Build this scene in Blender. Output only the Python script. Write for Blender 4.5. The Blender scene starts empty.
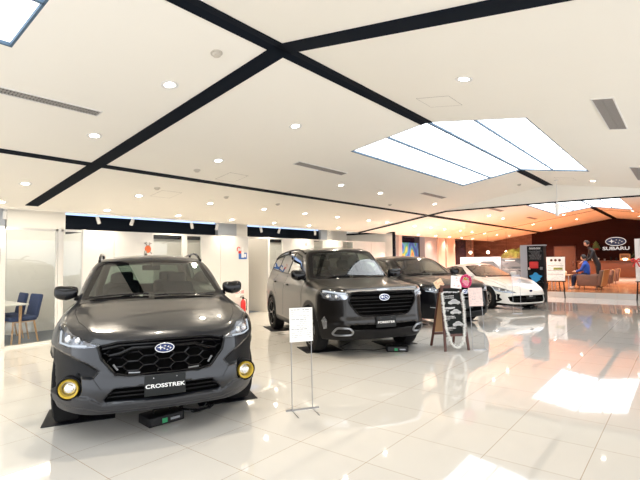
import bpy, bmesh, math, random
import numpy as np
from mathutils import Vector, Matrix

random.seed(7)
PI = math.pi
S = bpy.context.scene
COL = S.collection

# ------------------------------------------------------------------ camera
cam_data = bpy.data.cameras.new('camera')
cam_data.sensor_fit = 'HORIZONTAL'
cam_data.sensor_width = 36.0
cam_data.lens = 36.0 * 455.0 / 640.0
cam_data.clip_start = 0.05
cam_data.clip_end = 200
cam = bpy.data.objects.new('camera', cam_data)
COL.objects.link(cam)
def cam_axes(yaw, pitch, roll):
    cy, sy = math.cos(yaw), math.sin(yaw)
    fwd = Vector((-sy, cy, 0)); rt = Vector((cy, sy, 0)); up = Vector((0, 0, 1))
    cp, sp = math.cos(pitch), math.sin(pitch)
    f2 = fwd * cp + up * sp; u2 = up * cp - fwd * sp
    cr, sr = math.cos(roll), math.sin(roll)
    return rt * cr + u2 * sr, u2 * cr - rt * sr, f2
_r, _u, _f = cam_axes(math.radians(38.767), math.radians(2.429), math.radians(-0.749))
cam.matrix_world = Matrix(((_r.x, _u.x, -_f.x, 0), (_r.y, _u.y, -_f.y, 0), (_r.z, _u.z, -_f.z, 1.46), (0, 0, 0, 1)))
S.camera = cam

# ------------------------------------------------------------------ world, exposure
w = bpy.data.worlds.new('world'); S.world = w; w.use_nodes = True
w.node_tree.nodes['Background'].inputs[0].default_value = (0.93, 0.96, 1.0, 1)
w.node_tree.nodes['Background'].inputs[1].default_value = 1.25
S.view_settings.view_transform = 'Standard'
S.view_settings.look = 'None'
S.view_settings.exposure = 1.14
S.view_settings.gamma = 1.0
S.view_settings.use_curve_mapping = False
SKY_E = 1.8            # luminous ceiling strength
DOWN_W = 60.0          # watts of a downlight
WARM = (1.0, 0.87, 0.68)
AMBER = (1.0, 0.68, 0.54)

# ------------------------------------------------------------------ helpers: scene objects
def tag(o, label=None, cat=None, group=None, kind=None):
    if label: o['label'] = label
    if cat: o['category'] = cat
    if group: o['group'] = group
    if kind: o['kind'] = kind
    return o

def thing(name, label, cat, loc=(0, 0, 0), rotz=0.0, group=None, scale=1.0):
    o = bpy.data.objects.new(name, None)
    o.empty_display_size = 0.1
    COL.objects.link(o)
    o.location = loc; o.rotation_euler = (0, 0, rotz); o.scale = (scale,) * 3
    return tag(o, label, cat, group)

def mesh_obj(name, verts, faces, mat, parent=None, smooth=False, normals=None):
    me = bpy.data.meshes.new(name)
    me.from_pydata([tuple(map(float, v)) for v in verts], [], [tuple(int(i) for i in f) for f in faces])
    me.validate()
    if smooth:
        me.polygons.foreach_set('use_smooth', [True] * len(me.polygons))
    if normals is not None and len(normals) == len(me.vertices):
        me.normals_split_custom_set_from_vertices([tuple(map(float, n)) for n in normals])
    me.materials.append(mat)
    o = bpy.data.objects.new(name, me)
    COL.objects.link(o)
    if parent: o.parent = parent
    return o

def copy_tree(o, parent=None):
    c = o.copy(); COL.objects.link(c); c.parent = parent
    for ch in [x for x in bpy.data.objects if x.parent is o]:
        copy_tree(ch, c)
    return c

class MB:
    """collects shapes that become one mesh object"""
    def __init__(self): self.v = []; self.f = []; self.sm = []
    def add(self, vs, fs, smooth=False):
        b = len(self.v); self.v += [tuple(x) for x in vs]
        self.f += [tuple(i + b for i in f) for f in fs]; self.sm += [smooth] * len(fs)
        return self
    def box(self, lo, hi, M=None, bev=0.0):
        if bev <= 0:
            x0, y0, z0 = lo; x1, y1, z1 = hi
            vs = [Vector(p) for p in ((x0,y0,z0),(x1,y0,z0),(x1,y1,z0),(x0,y1,z0),(x0,y0,z1),(x1,y0,z1),(x1,y1,z1),(x0,y1,z1))]
            fs = [(0,3,2,1),(4,5,6,7),(0,1,5,4),(1,2,6,5),(2,3,7,6),(3,0,4,7)]
            sm = False
        else:
            bm = bmesh.new()
            bmesh.ops.create_cube(bm, size=1.0)
            d = [hi[i] - lo[i] for i in range(3)]; c = [(hi[i] + lo[i]) / 2 for i in range(3)]
            for v in bm.verts: v.co = Vector((v.co.x * d[0] + c[0], v.co.y * d[1] + c[1], v.co.z * d[2] + c[2]))
            bmesh.ops.bevel(bm, geom=list(bm.edges) + list(bm.verts), offset=min(bev, min(abs(q) for q in d) * .49), segments=3, profile=.5, affect='EDGES')
            bm.verts.index_update()
            vs = [v.co.copy() for v in bm.verts]; fs = [tuple(v.index for v in f.verts) for f in bm.faces]
            bm.free(); sm = True
        if M is not None: vs = [M @ Vector(p) for p in vs]
        return self.add(vs, fs, sm)
    def tube(self, pts, r, n=8, cap=True, closed=False):
        pts = [Vector(p) for p in pts]; N = len(pts)
        rs = r if isinstance(r, (list, tuple)) else [r] * N
        rings = []; prev = None
        for i, p in enumerate(pts):
            if closed: d = pts[(i + 1) % N] - pts[i - 1]
            else: d = pts[min(i + 1, N - 1)] - pts[max(i - 1, 0)]
            d.normalize()
            if prev is None:
                a = Vector((0, 0, 1)) if abs(d.z) < .9 else Vector((1, 0, 0))
                u = d.cross(a).normalized()
            else:
                u = (prev - d * prev.dot(d)).normalized()
            prev = u; v = d.cross(u)
            rings.append([p + (u * math.cos(2*PI*k/n) + v * math.sin(2*PI*k/n)) * rs[i] for k in range(n)])
        vs = [q for rg in rings for q in rg]; fs = []
        for i in range(N if closed else N - 1):
            j = (i + 1) % N
            for k in range(n):
                fs.append((i*n+k, i*n+(k+1) % n, j*n+(k+1) % n, j*n+k))
        if cap and not closed:
            fs.append(tuple(range(n))[::-1]); fs.append(tuple((N-1)*n + k for k in range(n)))
        return self.add(vs, fs, True)
    def lathe(self, prof, n=24, M=None, cap=True):
        """profile of (radius, height) about local z"""
        vs = []; fs = []
        for (r, z) in prof:
            for k in range(n):
                vs.append(Vector((r*math.cos(2*PI*k/n), r*math.sin(2*PI*k/n), z)))
        for i in range(len(prof) - 1):
            for k in range(n):
                fs.append((i*n+k, i*n+(k+1) % n, (i+1)*n+(k+1) % n, (i+1)*n+k))
        if cap:
            fs.append(tuple(range(n))[::-1]); fs.append(tuple((len(prof)-1)*n + k for k in range(n)))
        if M is not None: vs = [M @ p for p in vs]
        return self.add(vs, fs, True)
    def prism(self, poly, d, M):
        """2D polygon in local xy, extruded along local z by d, placed by M"""
        n = len(poly)
        vs = [M @ Vector((x, y, 0)) for x, y in poly] + [M @ Vector((x, y, d)) for x, y in poly]
        fs = [tuple(range(n))[::-1], tuple(range(n, 2*n))] + [(i, (i+1) % n, n+(i+1) % n, n+i) for i in range(n)]
        return self.add(vs, fs, False)
    def build(self, name, mat, parent=None):
        me = bpy.data.meshes.new(name)
        me.from_pydata(self.v, [], self.f)
        me.polygons.foreach_set('use_smooth', self.sm)
        me.materials.append(mat)
        bm = bmesh.new(); bm.from_mesh(me); bmesh.ops.recalc_face_normals(bm, faces=bm.faces); bm.to_mesh(me); bm.free()
        if any(self.sm):
            try: me.set_sharp_from_angle(angle=math.radians(42))
            except Exception: pass
        o = bpy.data.objects.new(name, me)
        COL.objects.link(o)
        if parent: o.parent = parent
        return o

def T(x, y, z, rx=0, ry=0, rz=0):
    return Matrix.Translation((x, y, z)) @ Matrix.Rotation(rz, 4, 'Z') @ Matrix.Rotation(ry, 4, 'Y') @ Matrix.Rotation(rx, 4, 'X')

def text(name, s, size, mat, parent, loc, rot, depth=0.002, sx=1.0, align='CENTER', bold=0.0):
    cu = bpy.data.curves.new(name, 'FONT'); cu.body = s; cu.size = size
    cu.align_x = align; cu.align_y = 'CENTER'; cu.extrude = depth; cu.offset = bold
    o = bpy.data.objects.new(name + '_c', cu); COL.objects.link(o)
    bpy.context.view_layer.update()
    me = bpy.data.meshes.new_from_object(o.evaluated_get(bpy.context.evaluated_depsgraph_get()))
    bpy.data.objects.remove(o)
    for v in me.vertices: v.co.x *= sx
    me.materials.clear(); me.materials.append(mat)
    ob = bpy.data.objects.new(name, me); COL.objects.link(ob)
    ob.location = loc; ob.rotation_euler = rot
    if parent: ob.parent = parent
    return ob

# ------------------------------------------------------------------ helpers: materials
def mat(name, col, rough=.5, metal=0.0, coat=0.0, spec=.5, emis=None, estr=0.0, nvar=.06, nscale=30.0, bump=0.0, alpha=1.0):
    m = bpy.data.materials.new(name); m.use_nodes = True
    nt = m.node_tree; N = nt.nodes; Lk = nt.links
    b = N['Principled BSDF']
    b.inputs['Metallic'].default_value = metal
    b.inputs['Coat Weight'].default_value = coat
    b.inputs['Coat Roughness'].default_value = .03
    b.inputs['Specular IOR Level'].default_value = spec
    tc = N.new('ShaderNodeTexCoord'); nz = N.new('ShaderNodeTexNoise')
    nz.inputs['Scale'].default_value = nscale; nz.inputs['Detail'].default_value = 2
    Lk.new(tc.outputs['Object'], nz.inputs['Vector'])
    mx = N.new('ShaderNodeMix'); mx.data_type = 'RGBA'
    lo = tuple(max(0, c * (1 - nvar)) for c in col) + (1,); hi = tuple(min(1, c * (1 + nvar)) for c in col) + (1,)
    mx.inputs['A'].default_value = lo; mx.inputs['B'].default_value = hi
    Lk.new(nz.outputs['Fac'], mx.inputs['Factor'])
    Lk.new(mx.outputs['Result'], b.inputs['Base Color'])
    b.inputs['Roughness'].default_value = rough
    if emis is not None:
        b.inputs['Emission Color'].default_value = (*emis, 1); b.inputs['Emission Strength'].default_value = estr
    if bump > 0:
        bp = N.new('ShaderNodeBump'); bp.inputs['Strength'].default_value = bump; bp.inputs['Distance'].default_value = .01
        Lk.new(nz.outputs['Fac'], bp.inputs['Height']); Lk.new(bp.outputs['Normal'], b.inputs['Normal'])
    return m

def glass_mat(name, tint, refl=1.0, rough=0.0, ior=1.5):
    """thin pane: tinted see-through mixed with mirror reflection by Fresnel"""
    m = bpy.data.materials.new(name); m.use_nodes = True
    nt = m.node_tree; N = nt.nodes; Lk = nt.links
    N.remove(N['Principled BSDF'])
    out = N['Material Output']
    tr = N.new('ShaderNodeBsdfTransparent'); tr.inputs[0].default_value = (*tint, 1)
    gl = N.new('ShaderNodeBsdfGlossy'); gl.inputs['Roughness'].default_value = rough
    gl.inputs[0].default_value = (1, 1, 1, 1)
    fc = N.new('ShaderNodeLayerWeight'); fc.inputs[0].default_value = .5
    pw = N.new('ShaderNodeMath'); pw.operation = 'POWER'; pw.inputs[1].default_value = 4.6; Lk.new(fc.outputs['Facing'], pw.inputs[0])
    lw = N.new('ShaderNodeMath'); lw.operation = 'MULTIPLY_ADD'; lw.inputs[1].default_value = .94; lw.inputs[2].default_value = .045; Lk.new(pw.outputs[0], lw.inputs[0])
    mu = N.new('ShaderNodeMath'); mu.operation = 'MULTIPLY'; mu.inputs[1].default_value = refl; mu.use_clamp = True
    Lk.new(lw.outputs[0], mu.inputs[0])
    mx = N.new('ShaderNodeMixShader')
    Lk.new(mu.outputs[0], mx.inputs[0]); Lk.new(tr.outputs[0], mx.inputs[1]); Lk.new(gl.outputs[0], mx.inputs[2])
    Lk.new(mx.outputs[0], out.inputs[0])
    return m

def emit_mat(name, col, s):
    m = bpy.data.materials.new(name); m.use_nodes = True
    nt = m.node_tree; N = nt.nodes
    N.remove(N['Principled BSDF'])
    e = N.new('ShaderNodeEmission'); e.inputs[0].default_value = (*col, 1); e.inputs[1].default_value = s
    nt.links.new(e.outputs[0], N['Material Output'].inputs[0])
    return m

M = {}
M['ceiling'] = mat('ceiling_plaster', (.90, .855, .775), .85, nvar=.01, nscale=2)
M['navy'] = mat('navy_slot', (.003, .006, .012), .8, spec=.12, nvar=.1)
M['white'] = mat('white_laminate', (.74, .72, .69), .45, nvar=.01, nscale=3)
M['wallwhite'] = mat('white_wall_paint', (.80, .77, .72), .7, nvar=.01, nscale=3)
M['greywall'] = mat('blue_grey_wall', (.42, .45, .50), .7, nvar=.02, nscale=3)
M['pinkwall'] = mat('beige_pillar_paint', (.62, .50, .44), .6, nvar=.02, nscale=3)
M['carpet'] = mat('grey_carpet', (.13, .15, .185), .95, nvar=.25, nscale=160, bump=.3)
M['metal'] = mat('brushed_metal', (.62, .61, .6), .32, 1.0)
M['chrome'] = mat('chrome', (.62, .63, .66), .08, 1.0)
M['black'] = mat('black_plastic', (.006, .006, .007), .5, spec=.2)
M['glossblack'] = mat('gloss_black', (.004, .004, .005), .10, spec=.4)
M['void'] = mat('deep_black_recess', (.002, .002, .002), .9, spec=.05)
M['grilleblack'] = mat('grille_black', (.003, .003, .004), .2, spec=.22)
M['rubber'] = mat('tyre_rubber', (.008, .008, .009), .8, spec=.2, nvar=.2, nscale=60, bump=.2)
M['clad'] = mat('grey_cladding', (.010, .0105, .012), .45, spec=.15, nvar=.1, nscale=200)
M['darkint'] = mat('dark_interior', (.022, .022, .024), .7, nvar=.15, nscale=60)
M['satin'] = mat('satin_silver', (.30, .31, .33), .32, .8)
M['paint_grey'] = mat('graphite_metallic_paint', (.012, .014, .019), .28, .4, coat=.75, spec=.35, nvar=.12, nscale=900)
M['paint_brown'] = mat('dark_bronze_metallic_paint', (.011, .010, .010), .28, .4, coat=.55, spec=.35, nvar=.12, nscale=900)
M['paint_black'] = mat('black_metallic_paint', (.004, .004, .006), .28, .3, coat=.6, spec=.3, nvar=.12, nscale=900)
M['paint_white'] = mat('pearl_white_paint', (.80, .79, .77), .35, 0, coat=1.0, nvar=.01)
M['carglass'] = glass_mat('tinted_windscreen', (.40, .48, .44), 1.7)
M['skirtgrey'] = mat('satin_grey_skirt', (.034, .035, .039), .4, spec=.3)
M['privacy'] = glass_mat('privacy_glass', (.06, .065, .065), 1.3)
M['clear'] = glass_mat('clear_glass', (.93, .95, .95), 1.0)
M['lens'] = glass_mat('lamp_lens', (.85, .87, .9), 1.3)
M['drl'] = emit_mat('daytime_lamp', (.85, .93, 1.0), .40)
M['ledwhite'] = mat('lamp_projector', (.8, .82, .85), .1, .9)
M['lampgrey'] = mat('lamp_housing', (.30, .31, .34), .2, .8)
M['lampsilver'] = mat('bright_lamp_housing', (.62, .64, .68), .18, .8)
M['yellow'] = mat('yellow_ring', (.50, .34, .03), .3, .4)
M['emblem_blue'] = mat('emblem_blue', (.004, .014, .10), .2, .2, coat=.3)
M['plate'] = mat('black_show_plate', (.010, .012, .013), .5, spec=.3)
M['ink_white'] = mat('white_lettering', (.85, .85, .85), .5)
M['wood'] = mat('oak_wood', (.52, .30, .14), .45, nvar=.2, nscale=25)
M['navyfabric'] = mat('navy_chair_fabric', (.045, .065, .15), .9, nvar=.15, nscale=120, bump=.2)
M['darkwood'] = mat('dark_red_wood', (.075, .022, .014), .4, nvar=.25, nscale=30)
M['paper'] = mat('white_paper', (.86, .85, .83), .6, nvar=.01)
M['red'] = mat('red_paint', (.65, .03, .03), .4)
M['steelwire'] = mat('steel_wire', (.35, .35, .36), .3, .9)
M['matblack'] = mat('black_floor_mat', (.004, .005, .009), .6, spec=.2, nvar=.2, nscale=80)

def emission_panel():
    m = emit_mat('luminous_ceiling_film', (.93, .97, 1.0), SKY_E)
    return m
M['sky'] = emission_panel()
M['lampglow'] = emit_mat('downlight_glow', (1.0, .95, .85), 14.0)
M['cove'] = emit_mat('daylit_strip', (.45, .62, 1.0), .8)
# ------------------------------------------------------------------ the room
RX, RZ, RS = -2.85, 3.42, .157          # ridge x, ridge height, slope of the gable ceiling
def cz(x): return RZ - RS * abs(x - RX)
XL, XR, Y0, Y1 = -9.15, 3.45, -3.5, 28.3
def tilt(x): return math.atan(RS) * (1 if x < RX else -1)   # slope angle about y

def struct(o): o['kind'] = 'structure'; return o

# --- floor with 625 mm polished tiles
def tile_mat():
    m = bpy.data.materials.new('polished_tile'); m.use_nodes = True
    nt = m.node_tree; N = nt.nodes; Lk = nt.links; b = N['Principled BSDF']
    tc = N.new('ShaderNodeTexCoord'); sp = N.new('ShaderNodeSeparateXYZ'); Lk.new(tc.outputs['Object'], sp.inputs[0])
    def mth(op, a, bb=None, c=None):
        n = N.new('ShaderNodeMath'); n.operation = op
        for i, q in enumerate((a, bb, c)):
            if q is None: continue
            if isinstance(q, (int, float)): n.inputs[i].default_value = q
            else: Lk.new(q, n.inputs[i])
        return n.outputs[0]
    TS = .6251
    def axis(s, o):
        q = mth('DIVIDE', mth('SUBTRACT', s, o), TS)
        fr = mth('FRACT', q); d = mth('MINIMUM', fr, mth('SUBTRACT', 1.0, fr))
        return mth('LESS_THAN', d, .0032), mth('FLOOR', q)
    gx, ix = axis(sp.outputs['X'], -2.467); gy, iy = axis(sp.outputs['Y'], 2.788)
    g = mth('MAXIMUM', gx, gy)
    cmb = N.new('ShaderNodeCombineXYZ'); Lk.new(ix, cmb.inputs[0]); Lk.new(iy, cmb.inputs[1])
    wn = N.new('ShaderNodeTexWhiteNoise'); wn.noise_dimensions = '3D'; Lk.new(cmb.outputs[0], wn.inputs['Vector'])
    nz = N.new('ShaderNodeTexNoise'); nz.inputs['Scale'].default_value = 1.6; nz.inputs['Detail'].default_value = 4
    Lk.new(tc.outputs['Object'], nz.inputs['Vector'])
    v = mth('ADD', mth('MULTIPLY', wn.outputs['Value'], .5), mth('MULTIPLY', nz.outputs['Fac'], .5))
    mx = N.new('ShaderNodeMix'); mx.data_type = 'RGBA'
    mx.inputs['A'].default_value = (.57, .553, .522, 1); mx.inputs['B'].default_value = (.61, .593, .56, 1)
    Lk.new(v, mx.inputs['Factor'])
    m2 = N.new('ShaderNodeMix'); m2.data_type = 'RGBA'; m2.inputs['B'].default_value = (.34, .25, .17, 1)
    Lk.new(g, m2.inputs['Factor']); Lk.new(mx.outputs['Result'], m2.inputs['A'])
    Lk.new(m2.outputs['Result'], b.inputs['Base Color'])
    b.inputs['Roughness'].default_value = .05
    b.inputs['Specular IOR Level'].default_value = .6
    b.inputs['Coat Weight'].default_value = .25; b.inputs['Coat Roughness'].default_value = .012
    # very slight waviness of polished slabs, each tile tilted a hair
    bp = N.new('ShaderNodeBump'); bp.inputs['Strength'].default_value = .02; bp.inputs['Distance'].default_value = .02
    nw = N.new('ShaderNodeTexNoise'); nw.inputs['Scale'].default_value = 2.2; Lk.new(tc.outputs['Object'], nw.inputs['Vector'])
    Lk.new(nw.outputs['Fac'], bp.inputs['Height'])
    Lk.new(bp.outputs['Normal'], b.inputs['Normal']); Lk.new(bp.outputs['Normal'], b.inputs['Coat Normal'])
    return m
M['tile'] = tile_mat()

def plank_mat(name, c1, c2, sx, sy, rough, mortar=(.1, .05, .03), rot=0.0, bumpy=0.0, coord='Object', spec=.5):
    m = bpy.data.materials.new(name); m.use_nodes = True
    nt = m.node_tree; N = nt.nodes; Lk = nt.links; b = N['Principled BSDF']
    b.inputs['Specular IOR Level'].default_value = spec
    tc = N.new('ShaderNodeTexCoord'); mp = N.new('ShaderNodeMapping'); mp.inputs['Rotation'].default_value = rot if isinstance(rot, tuple) else (0, 0, rot)
    Lk.new(tc.outputs[coord], mp.inputs[0])
    br = N.new('ShaderNodeTexBrick'); Lk.new(mp.outputs[0], br.inputs['Vector'])
    br.inputs['Color1'].default_value = (*c1, 1); br.inputs['Color2'].default_value = (*c2, 1); br.inputs['Mortar'].default_value = (*mortar, 1)
    br.inputs['Scale'].default_value = 1; br.inputs['Brick Width'].default_value = sx; br.inputs['Row Height'].default_value = sy
    br.inputs['Mortar Size'].default_value = .004; br.inputs['Bias'].default_value = 0
    Lk.new(br.outputs['Color'], b.inputs['Base Color']); b.inputs['Roughness'].default_value = rough
    if bumpy:
        bp = N.new('ShaderNodeBump'); bp.inputs['Strength'].default_value = bumpy; Lk.new(br.outputs['Fac'], bp.inputs['Height']); bp.invert = True
        Lk.new(bp.outputs['Normal'], b.inputs['Normal'])
    return m
M['woodfloor'] = plank_mat('warm_wood_floor', (.48, .24, .11), (.42, .20, .09), 1.2, .14, .14, rot=PI/2)
M['brownwall'] = plank_mat('dark_brown_panelling', (.036, .010, .008), (.031, .009, .007), 1.8, .10, .6, mortar=(.02, .006, .005), rot=(PI/2, 0, 0), spec=.08)
M['brick'] = plank_mat('rough_stone_brick', (.24, .13, .10), (.15, .08, .065), .30, .09, .8, mortar=(.09, .05, .04), rot=(PI/2, 0, 0), bumpy=.5)

struct(MB().box((XL - .35, Y0, -.1), (XR, 19.0, 0)).build('floor', M['tile']))
struct(MB().box((-11.6, 18.14, -.1), (XR, Y1 + .1, .2)).build('floor_platform', M['woodfloor']))
struct(MB().box((-11.6, 18.08, -.05), (XR, 18.14, .19)).build('trim_9', M['tile']))
struct(MB().box((-11.1, Y0, -.1), (XL - .35, 15.5, 0)).build('floor', M['carpet']))
struct(MB().box((-11.6, 15.5, -.1), (XL - .35, 18.2, 0)).build('floor', M['tile']))

# --- gable ceiling with openings for the luminous panels
def ceiling_mesh():
    SK = [(-4.20, -1.50, -1.1, 1.27), (-4.20, -1.50, 6.05, 10.85), (-4.20, -1.50, 16.3, 21.15)]
    xs = sorted({XL, -4.20, RX, -1.50, XR}); ys = sorted({Y0, -1.1, 1.27, 6.05, 10.85, 13.6, 16.3, 21.15, Y1})
    mb = MB()
    for i in range(len(xs) - 1):
        for j in range(len(ys) - 1):
            a, b, c, d = xs[i], xs[i+1], ys[j], ys[j+1]
            if any(a >= s[0] - .01 and b <= s[1] + .01 and c >= s[2] - .01 and d <= s[3] + .01 for s in SK): continue
            lo = [(a, c), (b, c), (b, d), (a, d)]
            vs = [(x, y, cz(x)) for x, y in lo] + [(x, y, cz(x) + .12) for x, y in lo]
            mb.add(vs, [(0,1,2,3),(7,6,5,4),(0,4,5,1),(1,5,6,2),(2,6,7,3),(3,7,4,0)])
    return mb, SK
mbc, SK = ceiling_mesh()
struct(mbc.build('ceiling', M['ceiling']))

def strip_on_ceiling(mb, x0, x1, y0, y1, t=.012, up=.01):
    """thin box lying against the ceiling slope between two points"""
    cuts = [x0] + ([RX] if x0 < RX < x1 else []) + [x1]
    for a, b in zip(cuts[:-1], cuts[1:]):
        vs = [(x, y, cz(x) + up) for x, y in ((a, y0), (b, y0), (b, y1), (a, y1))] + [(x, y, cz(x) - t) for x, y in ((a, y0), (b, y0), (b, y1), (a, y1))]
        mb.add(vs, [(0,1,2,3),(7,6,5,4),(0,4,5,1),(1,5,6,2),(2,6,7,3),(3,7,4,0)])
    return mb

# black cross beams (dark recessed strips between the ceiling fields)
struct(strip_on_ceiling(MB(), XL + .25, XR - .05, 2.93, 3.13).build('trim_1', M['navy']))
mb = MB()
for (a, b) in ((Y0, -1.1), (1.27, 6.05), (10.85, 13.6)): strip_on_ceiling(mb, RX - .09, RX + .09, a, b)
strip_on_ceiling(mb, RX - .10, RX + .10, 21.15, Y1)
struct(mb.build('trim_2', M['navy']))
mb = MB(); strip_on_ceiling(mb, -6.56, -6.44, Y0, 13.58); strip_on_ceiling(mb, -6.60, -6.42, 13.66, Y1); struct(mb.build('trim_3', M['navy']))
mb = MB(); strip_on_ceiling(mb, .70, .82, Y0, Y1); struct(mb.build('trim_4', M['navy']))
struct(strip_on_ceiling(MB(), XL, XR, 22.45, 22.52, .006).build('trim_5', M['navy']))
# shallow downstand where the hall narrows
mb = MB()
xs = [XL, -5.85, RX, .15, XR]
top = [(x, cz(x) + .01) for x in xs]; bot = [(x, min(2.945, cz(x) - .02)) for x in xs]
for i in range(4):
    (xa, za), (xb, zb) = top[i], top[i+1]; (_, ya), (_, yb) = bot[i], bot[i+1]
    vs = [(xa, 13.6, ya), (xb, 13.6, yb), (xb, 13.6, zb), (xa, 13.6, za)] + [(xa, 13.68, ya), (xb, 13.68, yb), (xb, 13.68, zb), (xa, 13.68, za)]
    mb.add(vs, [(0,1,2,3),(7,6,5,4),(0,4,5,1),(1,5,6,2),(2,6,7,3),(3,7,4,0)])
struct(mb.build('ceiling_downstand', M['ceiling']))
mb = MB()
for i in range(4):
    (xa, za), (xb, zb) = bot[i], bot[i+1]
    vs = [(xa, 13.59, za - .03), (xb, 13.59, zb - .03), (xb, 13.59, zb), (xa, 13.59, za)] + [(xa, 13.69, za - .03), (xb, 13.69, zb - .03), (xb, 13.69, zb), (xa, 13.69, za)]
    mb.add(vs, [(0,1,2,3),(7,6,5,4),(0,4,5,1),(1,5,6,2),(2,6,7,3),(3,7,4,0)])
struct(mb.build('trim_6', M['navy']))

# luminous ceiling panels
M['skyframe'] = mat('panel_frame_blue_grey', (.10, .15, .21), .7, spec=.1)
M['skyseam'] = mat('panel_film_seam', (.42, .47, .52), .7, spec=.1)
SKL = ['luminous white ceiling panel, top left corner, beside the slotted air vent',
       'large luminous white ceiling panel folded over the ridge above the second car',
       'far luminous white ceiling panel behind the shallow downstand, towards the cafe']
for k, (a, b, c, d) in enumerate(SK):
    t = thing('luminous_ceiling_panel', SKL[k], 'ceiling light', (RX, (c+d)/2, RZ))
    loc = lambda x, y, dz=0: (x - RX, y - (c+d)/2, cz(x) - RZ + dz)
    mbx = MB()
    for (p, q) in ((a, RX), (RX, b)):
        mbx.add([loc(p, c, .03), loc(q, c, .03), loc(q, d, .03), loc(p, d, .03)], [(0, 1, 2, 3)])
    mbx.build('diffuser', M['sky'], t)
    def bar(mbb, x0, x1, y0, y1, z0=.0, z1=.028):
        vs = [loc(x, y, z) for z in (z0, z1) for x, y in ((x0, y0), (x1, y0), (x1, y1), (x0, y1))]
        mbb.add(vs, [(0,3,2,1),(4,5,6,7),(0,1,5,4),(1,2,6,5),(2,3,7,6),(3,0,4,7)])
    fr = MB()
    for (p, q) in ((a, RX), (RX, b)):
        bar(fr, p, q, c, c + .02); bar(fr, p, q, d - .02, d)
    bar(fr, a, a + .02, c, d); bar(fr, b - .02, b, c, d)
    bar(fr, RX - .02, RX, c, d); bar(fr, RX, RX + .02, c, d)
    for xm in ((a + RX)/2, (b + RX)/2): bar(fr, xm - .012, xm + .012, c, d)
    fr.build('frame', M['skyframe'], t)
    se = MB(); n = 6
    for i in range(1, n):
        yy = c + (d - c) * i / n
        for (p, q) in ((a, RX), (RX, b)): bar(se, p + .02, q - .02, yy - .008, yy + .008, .02, .029)
    se.build('film_seam', M['skyseam'], t)

# --- end wall and side walls
struct(MB().box((-6.95, Y1, 0), (XR, Y1 + .12, 4.2)).build('wall_back', M['brownwall']))
struct(MB().box((-11.6, Y1, 0), (-6.95, Y1 + .12, 3.4)).build('wall_back_brick', M['brick']))
struct(MB().box((-11.12, Y0, 0), (-11.0, 15.5, 3.0)).build('wall_left', M['wallwhite']))
# ceiling over the glazed offices and the edge facing the hall
struct(MB().box((-11.1, Y0, 2.62), (XL + .02, 15.5, 2.70)).build('ceiling_office', M['ceiling']))
struct(MB().box((XL - .03, Y0, cz(XL) - .02), (XL + .02, Y1, 2.66)).build('ceiling_edge', M['ceiling']))
# dark window head above the offices, with daylight above it
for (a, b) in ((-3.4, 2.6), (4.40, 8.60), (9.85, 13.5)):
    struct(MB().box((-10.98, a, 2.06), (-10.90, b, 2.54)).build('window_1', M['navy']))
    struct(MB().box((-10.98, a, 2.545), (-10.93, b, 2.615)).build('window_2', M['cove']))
M['column'] = M['wallwhite']
for (a, b) in ((3.25, 4.38), (9.35, 9.83), (13.9, 14.3)):
    struct(MB().box((-10.98, a, 0), (-10.86, b, 2.62)).build('wall_column', M['column']))
for (a, b) in ((8.62, 9.33), (13.5, 13.88)):
    struct(MB().box((-10.97, a, 2.2), (-10.80, b, 2.60)).build('wall_bulkhead', M['greywall']))
struct(MB().box((-10.99, 2.72, 0), (-10.93, 3.24, 2.6)).build('wall_panel_grey', M['greywall']))
# screen wall with dark edging where the offices end
struct(MB().box((-11.0, 15.5, 0), (-8.83, 15.58, 2.44)).build('wall_screen', M['white']))
struct(MB().box((-11.0, 15.46, 2.44), (-8.78, 15.62, 2.50)).build('trim_7', M['navy']))
struct(MB().box((-8.83, 15.46, 0), (-8.78, 15.62, 2.44)).build('trim_8', M['navy']))
# far left wall: pillars, dark windows, recess
struct(MB().box((-11.6, 15.6, 0), (-11.5, Y1, 3.0)).build('wall_left_far', M['pinkwall']))
struct(MB().box((-11.5, 15.6, 2.56), (XL + .02, Y1, 2.64)).build('ceiling_far_left', M['ceiling']))
PIL = [(15.7, 16.85, 'greywall'), (19.25, 20.5, 'greywall'), (20.5, 21.25, 'pinkwall'), (21.45, 22.5, 'pinkwall')]
for (a, b, m) in PIL:
    struct(MB().box((-9.7, a, 0), (-9.2 if m == 'pinkwall' else -9.3, b, 2.56)).build('wall_pillar', M[m]))
struct(MB().box((-9.7, 16.6, 0), (-9.18, 16.87, 2.56)).build('wall_pillar', M['pinkwall']))
M['nightglass'] = mat('dark_window_glass', (.012, .012, .03), .12, coat=.3)
for (a, b, i) in ((16.87, 19.25, 3), (22.5, 24.9, 4)):
    struct(MB().box((-9.62, a, 0), (-9.56, b, 2.56)).build('window_%d' % i, M['nightglass']))
struct(MB().box((-9.7, 24.9, 0), (-9.2, 25.1, 2.56)).build('wall_pillar', M['brick']))
# door in the brown wall
M['doorwood'] = plank_mat('brown_wood_door', (.13, .05, .025), (.11, .042, .022), .9, 2.4, .4, rot=(PI/2, 0, 0))
d = struct(MB().box((-5.75, Y1 - .05, .2), (-4.75, Y1 - .001, 1.98)).build('door_1', M['doorwood']))
MB().box((-5.80, Y1 - .06, .2), (-5.75, Y1, 2.03)).box((-4.75, Y1 - .06, .2), (-4.70, Y1, 2.03)).box((-5.80, Y1 - .06, 1.98), (-4.70, Y1, 2.03)).build('door_frame', M['darkwood'], d)
MB().tube([(-4.85, Y1 - .10, .95), (-4.85, Y1 - .10, 1.15)], .012).build('door_handle', M['metal'], d)

struct(MB().box((XR, 14.0, 0), (XR + .12, Y1, 3.4)).build('wall_light_blocker', M['brownwall']))  # unseen wall, added to keep the white world light off the far zone
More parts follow.
